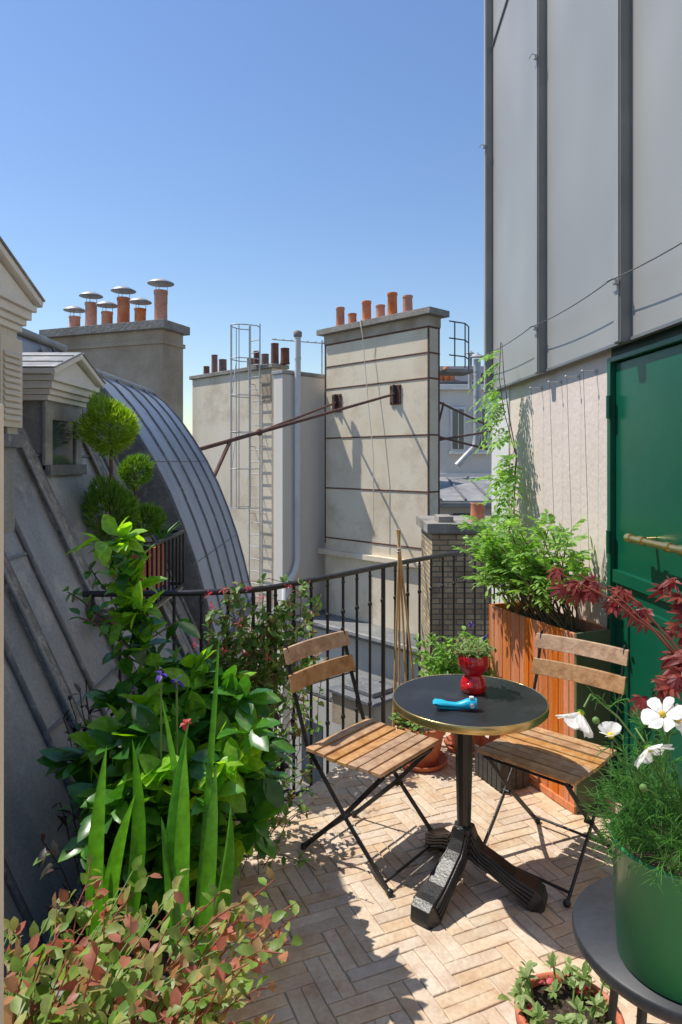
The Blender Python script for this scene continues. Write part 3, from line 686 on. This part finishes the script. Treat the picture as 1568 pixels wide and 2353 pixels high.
# ------------------------------------------------------------------ chairs
def chair(cx,cy,f,seed):
    f=V(f).normalized(); w=V((f.y,-f.x,0))
    ch=MB('folding_bistro_chair',bevel=.0025)
    X=Matrix(((w.x,f.x,0,cx),(w.y,f.y,0,cy),(0,0,1,0),(0,0,0,1))); ch.X=X
    hw=.195
    for sx in (-1,1):
        x=sx*hw
        pts=[(x,-.33,.87),(x,-.285,.70),(x,-.20,.46),(x,.02,.215),(x,.225,.014)]
        for a,b in zip(pts[:-1],pts[1:]): ch.beam(a,b,.008,.020,M['black'],up=(0,1,.6))
        x2=sx*(hw-.022)
        pts=[(x2,.185,.435),(x2,-.0,.235),(x2,-.235,.014)]
        for a,b in zip(pts[:-1],pts[1:]): ch.beam(a,b,.008,.020,M['black'],up=(0,1,-.6))
        ch.cyl((x-sx*.03,.01,.228),(x+sx*.008,.01,.228),.008,.008,M['black'],8)
        ch.beam((x2-.002,-.19,.436),(x2-.002,.19,.436),.012,.014,M['black'])
        for p in ((x,.23,.012),(x2,-.24,.012)): ch.ball(p,.015,M['castiron'],6)
    for y,z in ((.205,.04),(-.215,.04)): ch.cyl((-hw+.005,y,z),(hw-.005,y,z),.006,.006,M['black'],8)
    ch.cyl((-hw,-.20,.43),(hw,-.20,.43),.006,.006,M['black'],8); ch.cyl((-hw,.18,.43),(hw,.18,.43),.006,.006,M['black'],8)
    n=7; dp=.40/n
    for i in range(n):
        y=-.19+dp*i; ch.obox((-.215,y,.4435+.004*math.cos(i*1.1)),(.43,0,0),(0,dp-.010,0),(0,0,.017),M['slat'])
    for z0,h,dy in ((.79,.065,-.315),(.675,.07,-.283)):
        seg=8; 
        vs=[];fs=[]
        for i in range(seg+1):
            t_=i/seg*2-1; xx=.215*t_; yy=dy+.008-.022*(1-t_*t_)
            lean=-.02
            vs+=[(xx,yy,z0),(xx,yy+lean,z0+h),(xx,yy+.014+lean,z0+h),(xx,yy+.014,z0)]
        for i in range(seg):
            for j_ in range(4): fs.append((4*i+j_,4*i+4+j_,4*i+4+(j_+1)%4,4*i+(j_+1)%4))
        fs+=[(0,1,2,3),(4*seg+3,4*seg+2,4*seg+1,4*seg)]
        ch.add(vs,[q[::-1] for q in fs],M['slat'])
    return ch.done()
chair(.135,2.92,(.77,-.64,0),1)
chair(.865,2.86,(-.69,-.72,0),2)

# ------------------------------------------------------------------ pots
def pot(mb,c,r,h,m,saucer=True,soil=True):
    c=V(c)
    mb.lathe(c+V((0,0,.012)),[(.001,0),(r*.68,0),(r*.70,.01),(r*.92,h*.78),(r*1.0,h*.79),(r*1.03,h*.97),(r*1.0,h),(r*.92,h),(r*.90,h*.9)],m,36)
    if saucer: mb.lathe(c,[(.001,.002),(r*.95,.002),(r*1.08,.03),(r*1.05,.034),(r*.95,.012),(.001,.010)],m,36)
    if soil: mb.lathe(c,[(r*.91,h*.93),(.001,h*.95)],M['soil'],24)
p1=MB('terracotta_pot_with_ivy'); c=V((.445,3.78,.0)); pot(p1,c,.135,.21,M['terracotta'])
for i in range(150):
    a=U(0,6.28); r=.12*math.sqrt(R()); p=c+V((r*math.cos(a),r*math.sin(a),.21)); q=p+V((math.cos(a)*.04,math.sin(a)*.04,U(.01,.06)))
    p1.tube([p,q],.001,M['greenstem'],4,caps=False); p1.leaf(q,V((math.cos(a),math.sin(a),U(-.1,.8)))+rdir()*.5,(0,0,1),U(.022,.038),U(.018,.026),M['wist'] if R()<.4 else M['honey'])
p1.done()
p2=MB('terracotta_pot_with_shrub'); c=V((.74,3.98,0)); pot(p2,c,.13,.27,M['terracotta'])
for i in range(95):
    tip=c+V((U(-.32,.24),U(-.2,.2),U(.36,.68))); pts=curve(c+V((U(-.05,.05),U(-.05,.05),.26)),tip,-.04,6,.008); p2.tube(pts,[.003]*3+[.002]*4,M['greenstem'],4,caps=False)
    for k in range(16):
        p,d=along(pts,U(.4,1)); p2.leaf(p,d*.4+rdir(.2),(0,0,1),U(.04,.065),U(.018,.03),M['wist'])
for i in range(9):
    q=c+V((U(-.05,.25),U(-.2,.1),U(.58,.72)))
    for k in range(5): p2.leaf(q,rdir(.3),(0,0,1),.022,.016,M['petalv'])
p2.done()
bc=MB('bamboo_cane_tripod'); ap=V((.345,4.05,1.17))
for b in ((.30,3.98,.0),(.47,4.02,.0),(.36,4.2,0),(.40,4.0,.0)): 
    d=(ap-V(b)); bc.tube([V(b),ap+d*.08],.007,M['bamboo'],6)
bc.tube([ap+V((.012*math.cos(i),.012*math.sin(i),-.05+.003*i)) for i in range(16)],.004,M['rope'],5); bc.done()

op=MB('orange_wood_planter',bevel=.002)
n0=V((1.107,3.237,0)); dl=V((-.376,.926,0)).normalized(); dw=V((.926,.376,0)).normalized(); Lp=.69; Wp=.235
op.obox(n0+dl*.012+dw*.012+V((0,0,.02)),dl*(Lp-.024),dw*(Wp-.02),V((0,0,.78)),M['soil'])
k=18; wv=Lp/k
for i in range(k): op.obox(n0+dl*(i*wv)-dw*.002*((i%2)+0.2)+V((0,0,.012)),dl*(wv-.0025),dw*.014,V((0,0,.84)),M['orangewood'])
op.obox(n0-dl*.014+V((0,0,.01)),dl*.013,dw*Wp,V((0,0,.845)),M['olive'])
op.obox(n0+dl*(Lp+.001)+V((0,0,.01)),dl*.013,dw*Wp,V((0,0,.845)),M['orangewood'])
op.obox(n0+dw*(Wp-.012)+V((0,0,.01)),dl*Lp,dw*.012,V((0,0,.845)),M['orangewood'])
op.obox(n0-dl*.01-dw*.012+V((0,0,.002)),dl*(.7),dw*.02,V((0,0,.035)),M['orangewood'])
op.done()
cr=MB('black_slatted_crate',bevel=.002); o=V((.80,3.42,.0))
for i in range(6): cr.obox(o+dl*(.04*i)+V((0,0,.01)),dl*.035,dw*.012,V((0,0,.15)),M['blackwood'])
for i in range(4): cr.obox(o+dw*(.012+.042*i)+V((0,0,.01)),dw*.038,dl*.012,V((0,0,.15)),M['blackwood'])
cr.obox(o+dl*.015+dw*.015+V((0,0,.01)),dl*.21,dw*.16,V((0,0,.12)),M['soil']); cr.done()

def compound(mb,p,d,L,n,ll,m,stem='greenstem'):
    d=V(d).normalized(); pts=curve(p,V(p)+d*L+V((0,0,-L*.25)),-L*.1,5); mb.tube(pts,.0012,M[stem],4,caps=False)
    side=d.cross(V((0,0,1)));
    if side.length<.1: side=V((1,0,0))
    side.normalize(); nn=side.cross(d)
    for i in range(n):
        q,dd=along(pts,.25+.75*i/n)
        for sg in (-1,1): mb.leaf(q,dd*.6+side*sg+V((0,0,-.15))+rdir()*.15,nn+rdir()*.2,ll*U(.8,1.1),ll*.42,m,curl=.15,rows=2)
    mb.leaf(pts[-1],d+V((0,0,-.3)),nn,ll,ll*.42,m)
ws=MB('wisteria_plant')
pc=n0+dl*.34+dw*.11
for i in range(80):
    base=n0+dl*U(.1,.6)+dw*U(.05,.18)+V((0,0,.80))
    tip=pc+dl*U(-.26,.40)+dw*U(-.24,.10)+V((0,0,U(.98,1.34)))
    if tip.x>W(tip.y).x-.05: tip.x=W(tip.y).x-.05
    pts=curve(base,tip,-.03,6,.01); ws.tube(pts,[.004]*3+[.0025]*4,M['vine'],5,caps=False)
    for k_ in range(4):
        q,d=along(pts,.5+.5*k_/3); compound(ws,q,d*.25+V((U(-1,.6),U(-1,.8),U(-.1,.6))),U(.10,.16),5,U(.038,.056),M['wist'])
vp=[W(4.45,.09,.85),W(4.62,.08,1.1),W(4.62,.08,1.4),W(4.60,.07,1.7),W(4.68,.10,2.0),W(4.72,.12,2.25),W(4.70,.14,2.48)]
ws.tube(vp,[.006,.005,.005,.004,.004,.003,.002],M['vine'],6); 
vp2=[p+WN*.02+WD*(.06*math.sin(i*1.7)) for i,p in enumerate(vp)]
ws.tube(vp2,.003,M['vine'],5)
for i in range(92):
    tt=U(.02,1); q,d=along(vp if R()<.6 else vp2,tt)
    if tt>.8 and R()<.65: continue
    compound(ws,q,WN*U(.1,1.0)+WD*U(-1.2,1.2)+V((0,0,U(-.7,.3))),U(.18,.34)*(1.1-.5*tt),6,U(.052,.075)*(1.1-.3*tt),M['wist'])
ws.done()

# ------------------------------------------------------------------ japanese maple
jm=MB('red_japanese_maple'); base=V((1.22,2.0,0)); pot(jm,base,.15,.3,M['terracotta'])
trunk=curve(base+V((0,0,.28)),(1.14,2.1,.95),0,6,.01,(-.03,0,0)); jm.tube(trunk,[.014-.001*i for i in range(7)],M['redstem'],8)
def mleaf(p,d,size):
    d=V(d).normalized(); nrm=V((U(-.5,.5),U(-.9,.1),U(.3,1))).normalized(); side=d.cross(nrm).normalized(); 
    for a,l in ((0,1),(.55,.9),(-.55,.9),(1.1,.7),(-1.1,.7),(1.75,.4),(-1.75,.4)):
        dd=d*math.cos(a)+side*math.sin(a); jm.leaf(p,dd,nrm,size*l,size*.2*l+.003,M['maple'],curl=.25,fold=.1)
tg=[((.70,2.2,1.31),7),((.78,2.25,1.30),8),((.90,2.3,1.25),6),((1.05,2.2,1.30),5),((1.08,2.2,1.14),6),((1.02,2.1,1.06),7),((.96,2.05,.98),7),((.92,2.1,.93),6),((1.06,2.15,.98),7),((1.14,2.2,1.22),5),((1.05,2.0,.92),6)]
for (tp,n) in tg:
    tp=V(tp); s0=trunk[-1] if tp.z>.97 else trunk[4]
    pts=curve(s0,tp,-.05,8,.008); jm.tube(pts,[.005-.0004*i for i in range(9)],M['redstem'],5)
    for i in range(int(n*1.5)):
        q,d=along(pts,U(.5,1)); q=q+rdir()*U(0,.045); mleaf(q,V((-.6,-.1,-.5))+rdir()*.7,U(.045,.075))
jm.done()

# ------------------------------------------------------------------ green pot on stool with cosmos
so=MB('round_black_stool'); sc=V((.80,1.58,0))
so.lathe(sc,[(.001,.535),(.245,.535),(.252,.545),(.252,.562),(.247,.569),(.001,.570)],M['darkmetal'],64)
for a in (.6,2.2,3.7,5.2):
    d=V((math.cos(a),math.sin(a),0)); so.tube([sc+d*.16+V((0,0,.535)),sc+d*.22+V((0,0,.0))],.011,M['black'],8)
so.lathe(sc,[(.19,.2),(.2,.205),(.19,.21),(.185,.205),(.19,.2)],M['black'],32); so.done()
gp=MB('green_metal_pot'); gc=V((.755,1.50,.571))
gp.lathe(gc,[(.001,.0),(.135,.0),(.139,.004),(.150,.255),(.154,.257),(.155,.263),(.152,.267),(.146,.265),(.144,.2),(.001,.2)],M['greenpot'],64)
gp.lathe(gc,[(.144,.23),(.001,.235)],M['soil'],24); gp.done()
cs=MB('white_cosmos_plant')
top=gc+V((0,0,.23))
def feather(p,d,L,n):
    d=V(d).normalized(); pts=curve(p,V(p)+d*L+V((0,0,-L*.2)),-L*.08,4)
    cs.tube(pts,.0009,M['feather'],3,caps=False)
    for i in range(n):
        q,dd=along(pts,U(.15,1)); e=(dd+rdir()*1.0).normalized(); l=L*U(.22,.45)
        cs.tube([q,q+e*l*.5+V((0,0,.002)),q+e*l],[.0008,.0008,.0003],M['feather'],3,caps=False)
for i in range(330):
    a=U(0,6.28); r=.13*math.sqrt(R()); p=top+V((r*math.cos(a),r*math.sin(a),U(.01,.09))); feather(p,V((math.cos(a)*U(.3,1.1),math.sin(a)*U(.3,1.1),U(0,1.2))),U(.06,.12),15)
def cosmos(c,face,size,droop=0):
    c=V(c); face=V(face).normalized(); a=face.cross(V((.1,.2,1))).normalized(); b=face.cross(a)
    for i in range(8):
        t_=2*math.pi*i/8+U(-.1,.1); d=(a*math.cos(t_)+b*math.sin(t_)+face*(.25+droop)+rdir()*.12).normalized()
        cs.leaf(c+d*.004,d,face+rdir()*.25,size*U(.9,1.05),size*.60,M['petalw'],curl=U(.05,.3),fold=-.1,rows=3,wprof=[(.15,.35),(.45,.85),(.75,1.05),(.95,.75)])
    cs.ball(c+face*.006,.007,M['yellow'],6)
    for i in range(8):
        t_=2*math.pi*i/8; cs.leaf(c-face*.003,(a*math.cos(t_)+b*math.sin(t_)+face*.4),-face,.014,.006,M['feather'],rows=1,wprof=[(.4,1)])
fl_=[((.69,1.46,1.125),(-.6,-.3,.8),.046,.2),((.515,1.46,1.135),(-.55,-.2,-.85),.056,1.3),((.655,1.46,1.06),(.35,-.6,-.7),.050,.4),((.735,1.5,1.10),(.5,-.6,.6),.040,.2),((.585,1.48,1.07),(-.2,-.2,.9),.032,1.2),((.74,1.42,.985),(.2,-.7,.4),.036,.3)]
for p,f,s_,dr_ in fl_:
    cosmos(p,f,s_,dr_); 
    e=V(p)-V(f).normalized()*.01
    pts=curve(top+V((U(-.05,.05),U(-.05,.05),0)),e-V(f).normalized()*.03,-.03,8,.003,(0,0,.02 if dr_>.5 else 0))
    cs.tube(pts+[e],.0022,M['greenstem'],6)
    for k_ in range(7):
        q,d=along(pts,U(.2,.9)); feather(q,rdir(.4),U(.06,.10),12)
for b_ in ((.56,1.5,1.10),(.78,1.45,1.20),(.62,1.4,1.0)):
    pts=curve(top,b_,-.03,8,.003); cs.tube(pts,.0016,M['greenstem'],5); cs.ball(b_,.008,M['greenstem'],6)
    for k_ in range(6):
        q,d=along(pts,U(.2,.9)); feather(q,rdir(.4),U(.05,.09),10)
cs.done()
bp_=MB('terracotta_pot_with_rosettes'); c=V((.60,1.80,.0)); pot(bp_,c,.135,.21,M['terracotta'])
for i in range(26):
    a=U(0,6.28); r=.11*math.sqrt(R()); q=c+V((r*math.cos(a),r*math.sin(a),.20)); h=U(.0,.08)
    bp_.tube([q,q+V((math.cos(a)*.02,math.sin(a)*.02,h))],.003,M['greenstem'],5); q=q+V((math.cos(a)*.02,math.sin(a)*.02,h))
    for k_ in range(9): bp_.leaf(q,rdir(.5),(0,0,1),U(.025,.042),U(.014,.02),M['rosette'],curl=.2,rows=2)
for i in range(10):
    a=U(0,6.28); q=c+V((.1*math.cos(a),.1*math.sin(a),.215)); 
    for k_ in range(4): bp_.leaf(q,rdir(.4),(0,0,1),.025,.02,M['petalp'])
for i in range(5):
    q=c+V((-.1+U(-.04,.04),U(-.05,.05),.21)); bp_.leaf(q,V((-.8,U(-.6,.6),.8)),(0,0,1),.06,.03,M['rosette'],rows=3)
bp_.done()

# ------------------------------------------------------------------ left planters & plants
tr=MB('grey_planter_trough',bevel=.006)
def trough(x0,x1,y0,y1,h):
    tr.box(x0,x0+.02,y0,y1,.002,h,M['greytrough']); tr.box(x1-.02,x1,y0,y1,.002,h,M['greytrough'])
    tr.box(x0+.02,x1-.02,y0,y0+.02,.002,h,M['greytrough']); tr.box(x0+.02,x1-.02,y1-.02,y1,.002,h,M['greytrough'])
    tr.box(x0+.02,x1-.02,y0+.02,y1-.02,.01,h-.04,M['soil'])
trough(-.84,-.40,1.75,2.75,.30); trough(-.80,-.34,.75,1.62,.36); tr.done()

cm=MB('camellia_shrub')
cc=V((-.58,2.36,.26))
main=curve(cc,(-.78,2.40,1.38),0,10,.012,(.04,0,0)); cm.tube(main,[.014-.001*i for i in range(11)],M['bark'],8)
def rosette(p,d,n,m,L0=.07,L1=.11):
    for i in range(n):
        dd=(V(d).normalized()*U(.0,.8)+rdir(.1)*1.0).normalized(); L=U(L0,L1)
        cm.leaf(V(p)+rdir()*.012,dd,V((-.3,-.2,1))+rdir()*.5,L,L*U(.50,.60),m,curl=U(.1,.35),fold=.12,rows=3)
for i in range(30):
    p,d=along(main,.40+.60*i/29); rosette(p,d+V((0,0,.3)),6,M['camellia'] if R()<.5 else M['camyoung'],.075,.12)
    if i%2==0:
        a=U(0,6.28); q=p+V((math.cos(a),math.sin(a),.35))*U(.06,.14); cm.tube([p,q],.003,M['bark'],5); rosette(q,q-p,6,M['camellia'] if R()<.5 else M['camyoung'],.065,.11)
for (tx,ty,tz) in ((-.98,2.45,1.20),(-.92,2.5,1.28),(-.90,2.35,1.13)):
    pts=curve(main[6],(tx,ty,tz),-.03,6,.01); cm.tube(pts,.003,M['bark'],5)
    for k_ in range(7): q,d=along(pts,.4+.6*k_/6); rosette(q,d,3,M['honey'] if R()<.4 else M['camellia'],.035,.055)
rosette(main[-1]+V((0,0,.02)),(0,0,1),9,M['camyoung'],.08,.12)
n_=0
while n_<170:
    v=V((U(-1,1),U(-1,1),U(-.9,1)))
    if v.length>1 or v.length<.5: continue
    n_+=1
    tip=V((-.56,2.34,.61))+V((v.x*.35,v.y*.36,v.z*.34))
    if tip.x<xs(tip.z)+.08: continue
    pts=curve(cc+V((U(-.1,.1),U(-.1,.1),0)),tip,-.05,6,.01); cm.tube(pts,[.005,.005,.004,.004,.003,.003,.002],M['bark'],5,caps=False)
    ym=M['camyoung'] if R()<(.5 if v.z>.1 else .18) else M['camellia']
    rosette(tip,v,8,ym,.08,.13)
    rosette(pts[4],v,3,M['camellia'],.07,.11)
cm.done()

ib=MB('iris_plant')
def blade(b,tip,w,seg=10):
    b,tip=V(b),V(tip); d=(tip-b).normalized()
    f=V((U(-.9,.9),-1,0)); side=d.cross(f).normalized(); nn=side.cross(d)
    bend=V((U(-.05,.05),U(-.04,.02),0)); vs=[];fs=[]
    for i in range(seg+1):
        t_=i/seg; p=b.lerp(tip,t_)+bend*(4*t_*(1-t_)); ww=w*(.75+.5*t_ if t_<.5 else 1.0*(1-((t_-.5)*2)**2.2))/2
        ww=max(ww,.0004); vs+=[p-side*ww,p+nn*ww*.25,p+side*ww]
    for i in range(seg): fs+=[(3*i,3*i+1,3*i+4,3*i+3),(3*i+1,3*i+2,3*i+5,3*i+4)]
    ib.add(vs,fs,M['blade'],True)
for bx,y,tips in ((-.58,1.68,[(-.575,.97),(-.51,.99),(-.50,.86),(-.62,.76)]),(-.385,1.70,[(-.44,.80),(-.40,.94),(-.37,1.04),(-.32,.90),(-.28,.80)])):
    for tx,tz in tips:
        blade((bx+U(-.03,.03),y+U(-.03,.03),.30),(tx,y+U(-.06,.06),tz),U(.034,.046))
blade((-.42,1.95,.28),(-.36,2.02,1.16),.02); blade((-.44,1.95,.28),(-.52,1.98,.98),.024)
for p in ((-.54,2.05,1.03),(-.50,2.08,1.0)):
    ib.tube(curve((p[0],p[1],.32),p,0,4),.003,M['greenstem'],5)
    for k_ in range(7): ib.leaf(p,rdir(.3),(0,0,1),U(.026,.036),.015,M['petalv'],curl=.5)
for p in ((-.455,2.0,.90),):
    ib.tube(curve((p[0],p[1],.32),p,0,4),.003,M['greenstem'],5)
    for k_ in range(8): ib.leaf(p,rdir(.3),(0,0,1),.022,.018,M['petalp'],curl=.4)
ib.done()

bs=MB('blush_foliage_shrub')
for i in range(215):
    b=V((U(-.72,-.42),U(.9,1.5),.33)); 
    ty=U(.88,1.62); tip=V((U(-.78,-.16),ty,0)); out=max(0,(tip.x+.45)/.3)
    tip.z=U(.44,.82)-.22*out*out - .10*(ty-1.0)
    if R()<.10: tip.z+=.10
    if tip.z<.3: tip.z=.3+U(0,.08)
    pts=curve(b,tip,-.06,8,.006); bs.tube(pts,[.0026]*4+[.0016]*5,M['redstem'] if R()<.6 else M['greenstem'],4,caps=False)
    for k_ in range(15):
        q,d=along(pts,.35+.65*k_/14+U(-.02,.02)); e=(d*.4+rdir(.1)).normalized(); L=U(.032,.054)*(1.1-.35*k_/14)
        bs.leaf(q,e,V((-.2,-.3,1))+rdir()*.6,L,L*.66,M['blush'],curl=.15,fold=.12,rows=2)
for i in range(26):
    b=V((U(-.5,-.36),U(1.2,1.5),.33)); tip=V((U(-.28,-.10),U(1.25,1.65),U(.45,.72))); pts=curve(b,tip,-.08,8,.006); bs.tube(pts,.0018,M['redstem'],4,caps=False)
    for k_ in range(12):
        q,d=along(pts,.4+.6*k_/11); L=U(.026,.044); bs.leaf(q,(d*.5+rdir(.1)),V((-.2,-.3,1))+rdir()*.6,L,L*.62,M['blush'],rows=2)
bs.done()
dk=MB('dark_foliage_plants')
for (c,rx,rz,n) in (((-.93,2.6,.62),.12,.25,22),((-.34,2.95,.42),.14,.25,20),((-.72,2.0,.45),.15,.2,20)):
    for i in range(n):
        tip=V(c)+V((U(-rx,rx),U(-.15,.15),U(-rz,rz))); pts=curve((c[0],c[1],.2),tip,-.04,6,.008); dk.tube(pts,.002,M['darkleaf'],4,caps=False)
        for k_ in range(9):
            q,d=along(pts,U(.4,1)); L=U(.035,.065); dk.leaf(q,d*.4+rdir(-.1),(0,0,1),L,L*.4,M['darkleaf'] if R()<.7 else M['honey'])
dk.done()
hn=MB('honeysuckle_vine')
rpv=[V(q) for q in rp[1:6]]
def railp(t): return along(rpv,t)[0]
for i in range(100):
    p0=railp(U(0.05,.64)); z0=U(-.1,.4) if R()<.35 else U(.4,1); p1=railp(min(1,max(0,U(0.1,.76)))); z1=U(.35,1.10)
    a=V((p0.x+U(-.06,.06),p0.y-U(.02,.10),z0)); b=V((p1.x,p1.y-U(.0,.12),z1))
    if (a-b).length>.6: b=a.lerp(b,.5/(a-b).length+.1)
    pts=curve(a,b,U(-.1,.08),10,.012); hn.tube(pts,.0022,M['redstem'] if R()<.5 else M['vine'],4,caps=False)
    for k_ in range(10):
        q,d=along(pts,U(0,1)); sd=rdir(.1)
        for sg in (-1,1):
            L=U(.032,.056); hn.leaf(q,sd*sg+d*.3,V((-.2,-.6,1))+rdir()*.4,L,L*.66,M['honey'])
for i in range(18):
    p=railp(U(0,.72)); q=V((p.x+U(-.05,.05),p.y-U(.04,.17),U(.5,1.06)))
    for k_ in range(10): 
        d=rdir(.3); hn.leaf(q,d,rdir(),U(.022,.036),.006,M['petalp'],rows=1,wprof=[(.8,1)])
for i in range(46):
    a=V((U(-.5,-.3),U(2.7,3.2),U(.0,.15))); b=a+V((U(-.05,.25),U(-.15,.15),U(-.0,.35))); pts=curve(a,b,-.05,6,.01); hn.tube(pts,.002,M['vine'],4,caps=False)
    for k_ in range(10):
        q,d=along(pts,U(.1,1)); L=U(.025,.045); hn.leaf(q,rdir(.2),(0,0,1),L,L*.6,M['honey'])
hn.done()

# ------------------------------------------------------------------ window-box topiaries
wb=MB('window_box_railing',bevel=.002)
x0,x1,y0,y1=-1.62,-1.12,3.95,4.55
wb.box(x0+.03,x1-.04,y0+.04,y1-.04,.86,1.13,M['terracotta'])
wb.box(x0+.05,x1-.06,y0+.06,y1-.06,1.131,1.14,M['soil'])
for z in (1.17,.80):
    wb.beam((x0,y0,z),(x1,y0,z),.02,.02,M['black']); wb.beam((x1,y0,z),(x1,y1+.3,z),.02,.02,M['black']); wb.beam((x1,y1+.3,z),(x0,y1+.3,z),.02,.02,M['black'])
for i in range(10): y=y0+i*(y1+.3-y0)/9; wb.beam((x1,y,.80),(x1,y,1.17),.012,.012,M['black'],up=(0,1,0))
for i in range(6): x=x0+i*(x1-x0)/5; wb.beam((x,y0,.80),(x,y0,1.17),.012,.012,M['black'],up=(0,1,0))
wb.box(x0,x1,y0,y1+.3,.765,.79,M['concrete']); wb.done()
def topiary(nm,c,balls,tr_):
    tp=MB(nm); c=V(c)
    tp.tube(curve(c,V((c.x,c.y,max(b[1] for b in balls))),0,6,.006),tr_,M['bark'],8)
    for dx,z,r,dens,mt in balls:
        cc_=V((c.x+dx,c.y,z)); ph=[rdir() for _ in range(13)]
        for i in range(dens):
            d=rdir(); k_=1+.34*sum(max(0,d.dot(p))**14 for p in ph)-.13
            rr_=r*k_*(U(.4,1.0)**.5); q=cc_+d*rr_*.86
            for h in range(3):
                e=(d+V((0,0,.6))+rdir()*.5).normalized(); tp.leaf(q,e,rdir(),U(.022,.058),.006,M[mt],rows=1,wprof=[(.4,1)],curl=.1)
    return tp.done()
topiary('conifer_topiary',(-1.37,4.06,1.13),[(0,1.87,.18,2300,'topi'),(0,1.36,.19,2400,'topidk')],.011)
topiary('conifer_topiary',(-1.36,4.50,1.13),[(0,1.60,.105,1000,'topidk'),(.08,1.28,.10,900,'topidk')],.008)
yu=MB('yucca_plant')
for i in range(16):
    d=V((U(-.5,1),U(-.6,.6),U(.3,1))).normalized(); yu.leaf((-1.19,4.52,1.14),d,(0,0,1),U(.14,.24),.016,M['blade'],curl=.2,rows=3)
yu.done()

# ------------------------------------------------------------------ light, world, camera
ldv=V((.42,-.12,-.74)).normalized()
sun=bpy.data.lights.new('sun','SUN'); sun.energy=5.0; sun.angle=math.radians(.5); sun.color=(1,.95,.86)
so_=bpy.data.objects.new('sun',sun); so_.rotation_euler=ldv.to_track_quat('-Z','Y').to_euler(); scene.collection.objects.link(so_)
w=bpy.data.worlds.new('World'); scene.world=w; w.use_nodes=True
nt=w.node_tree; bgn=nt.nodes['Background']; sky=nt.nodes.new('ShaderNodeTexSky'); sky.sky_type='NISHITA'; sky.sun_disc=False
sky.sun_elevation=math.asin(-ldv.z); sky.sun_rotation=math.atan2(-ldv.x,-ldv.y); sky.air_density=1.35; sky.dust_density=.2; sky.ozone_density=4.0
hs=nt.nodes.new('ShaderNodeHueSaturation'); hs.inputs['Saturation'].default_value=1.08; hs.inputs['Hue'].default_value=.508
nt.links.new(sky.outputs[0],hs.inputs['Color']); nt.links.new(hs.outputs[0],bgn.inputs[0]); bgn.inputs[1].default_value=.15
cam=bpy.data.cameras.new('camera'); co=bpy.data.objects.new('camera',cam); scene.collection.objects.link(co)
co.location=(0,0,1.67); co.rotation_euler=(math.radians(90),0,0)
cam.sensor_fit='VERTICAL'; cam.sensor_height=36; cam.sensor_width=24; cam.lens=24; cam.shift_y=-117/2352; cam.clip_start=.02; cam.clip_end=3000
scene.camera=co
scene.view_settings.view_transform='Standard'; scene.view_settings.look='None'; scene.view_settings.exposure=0
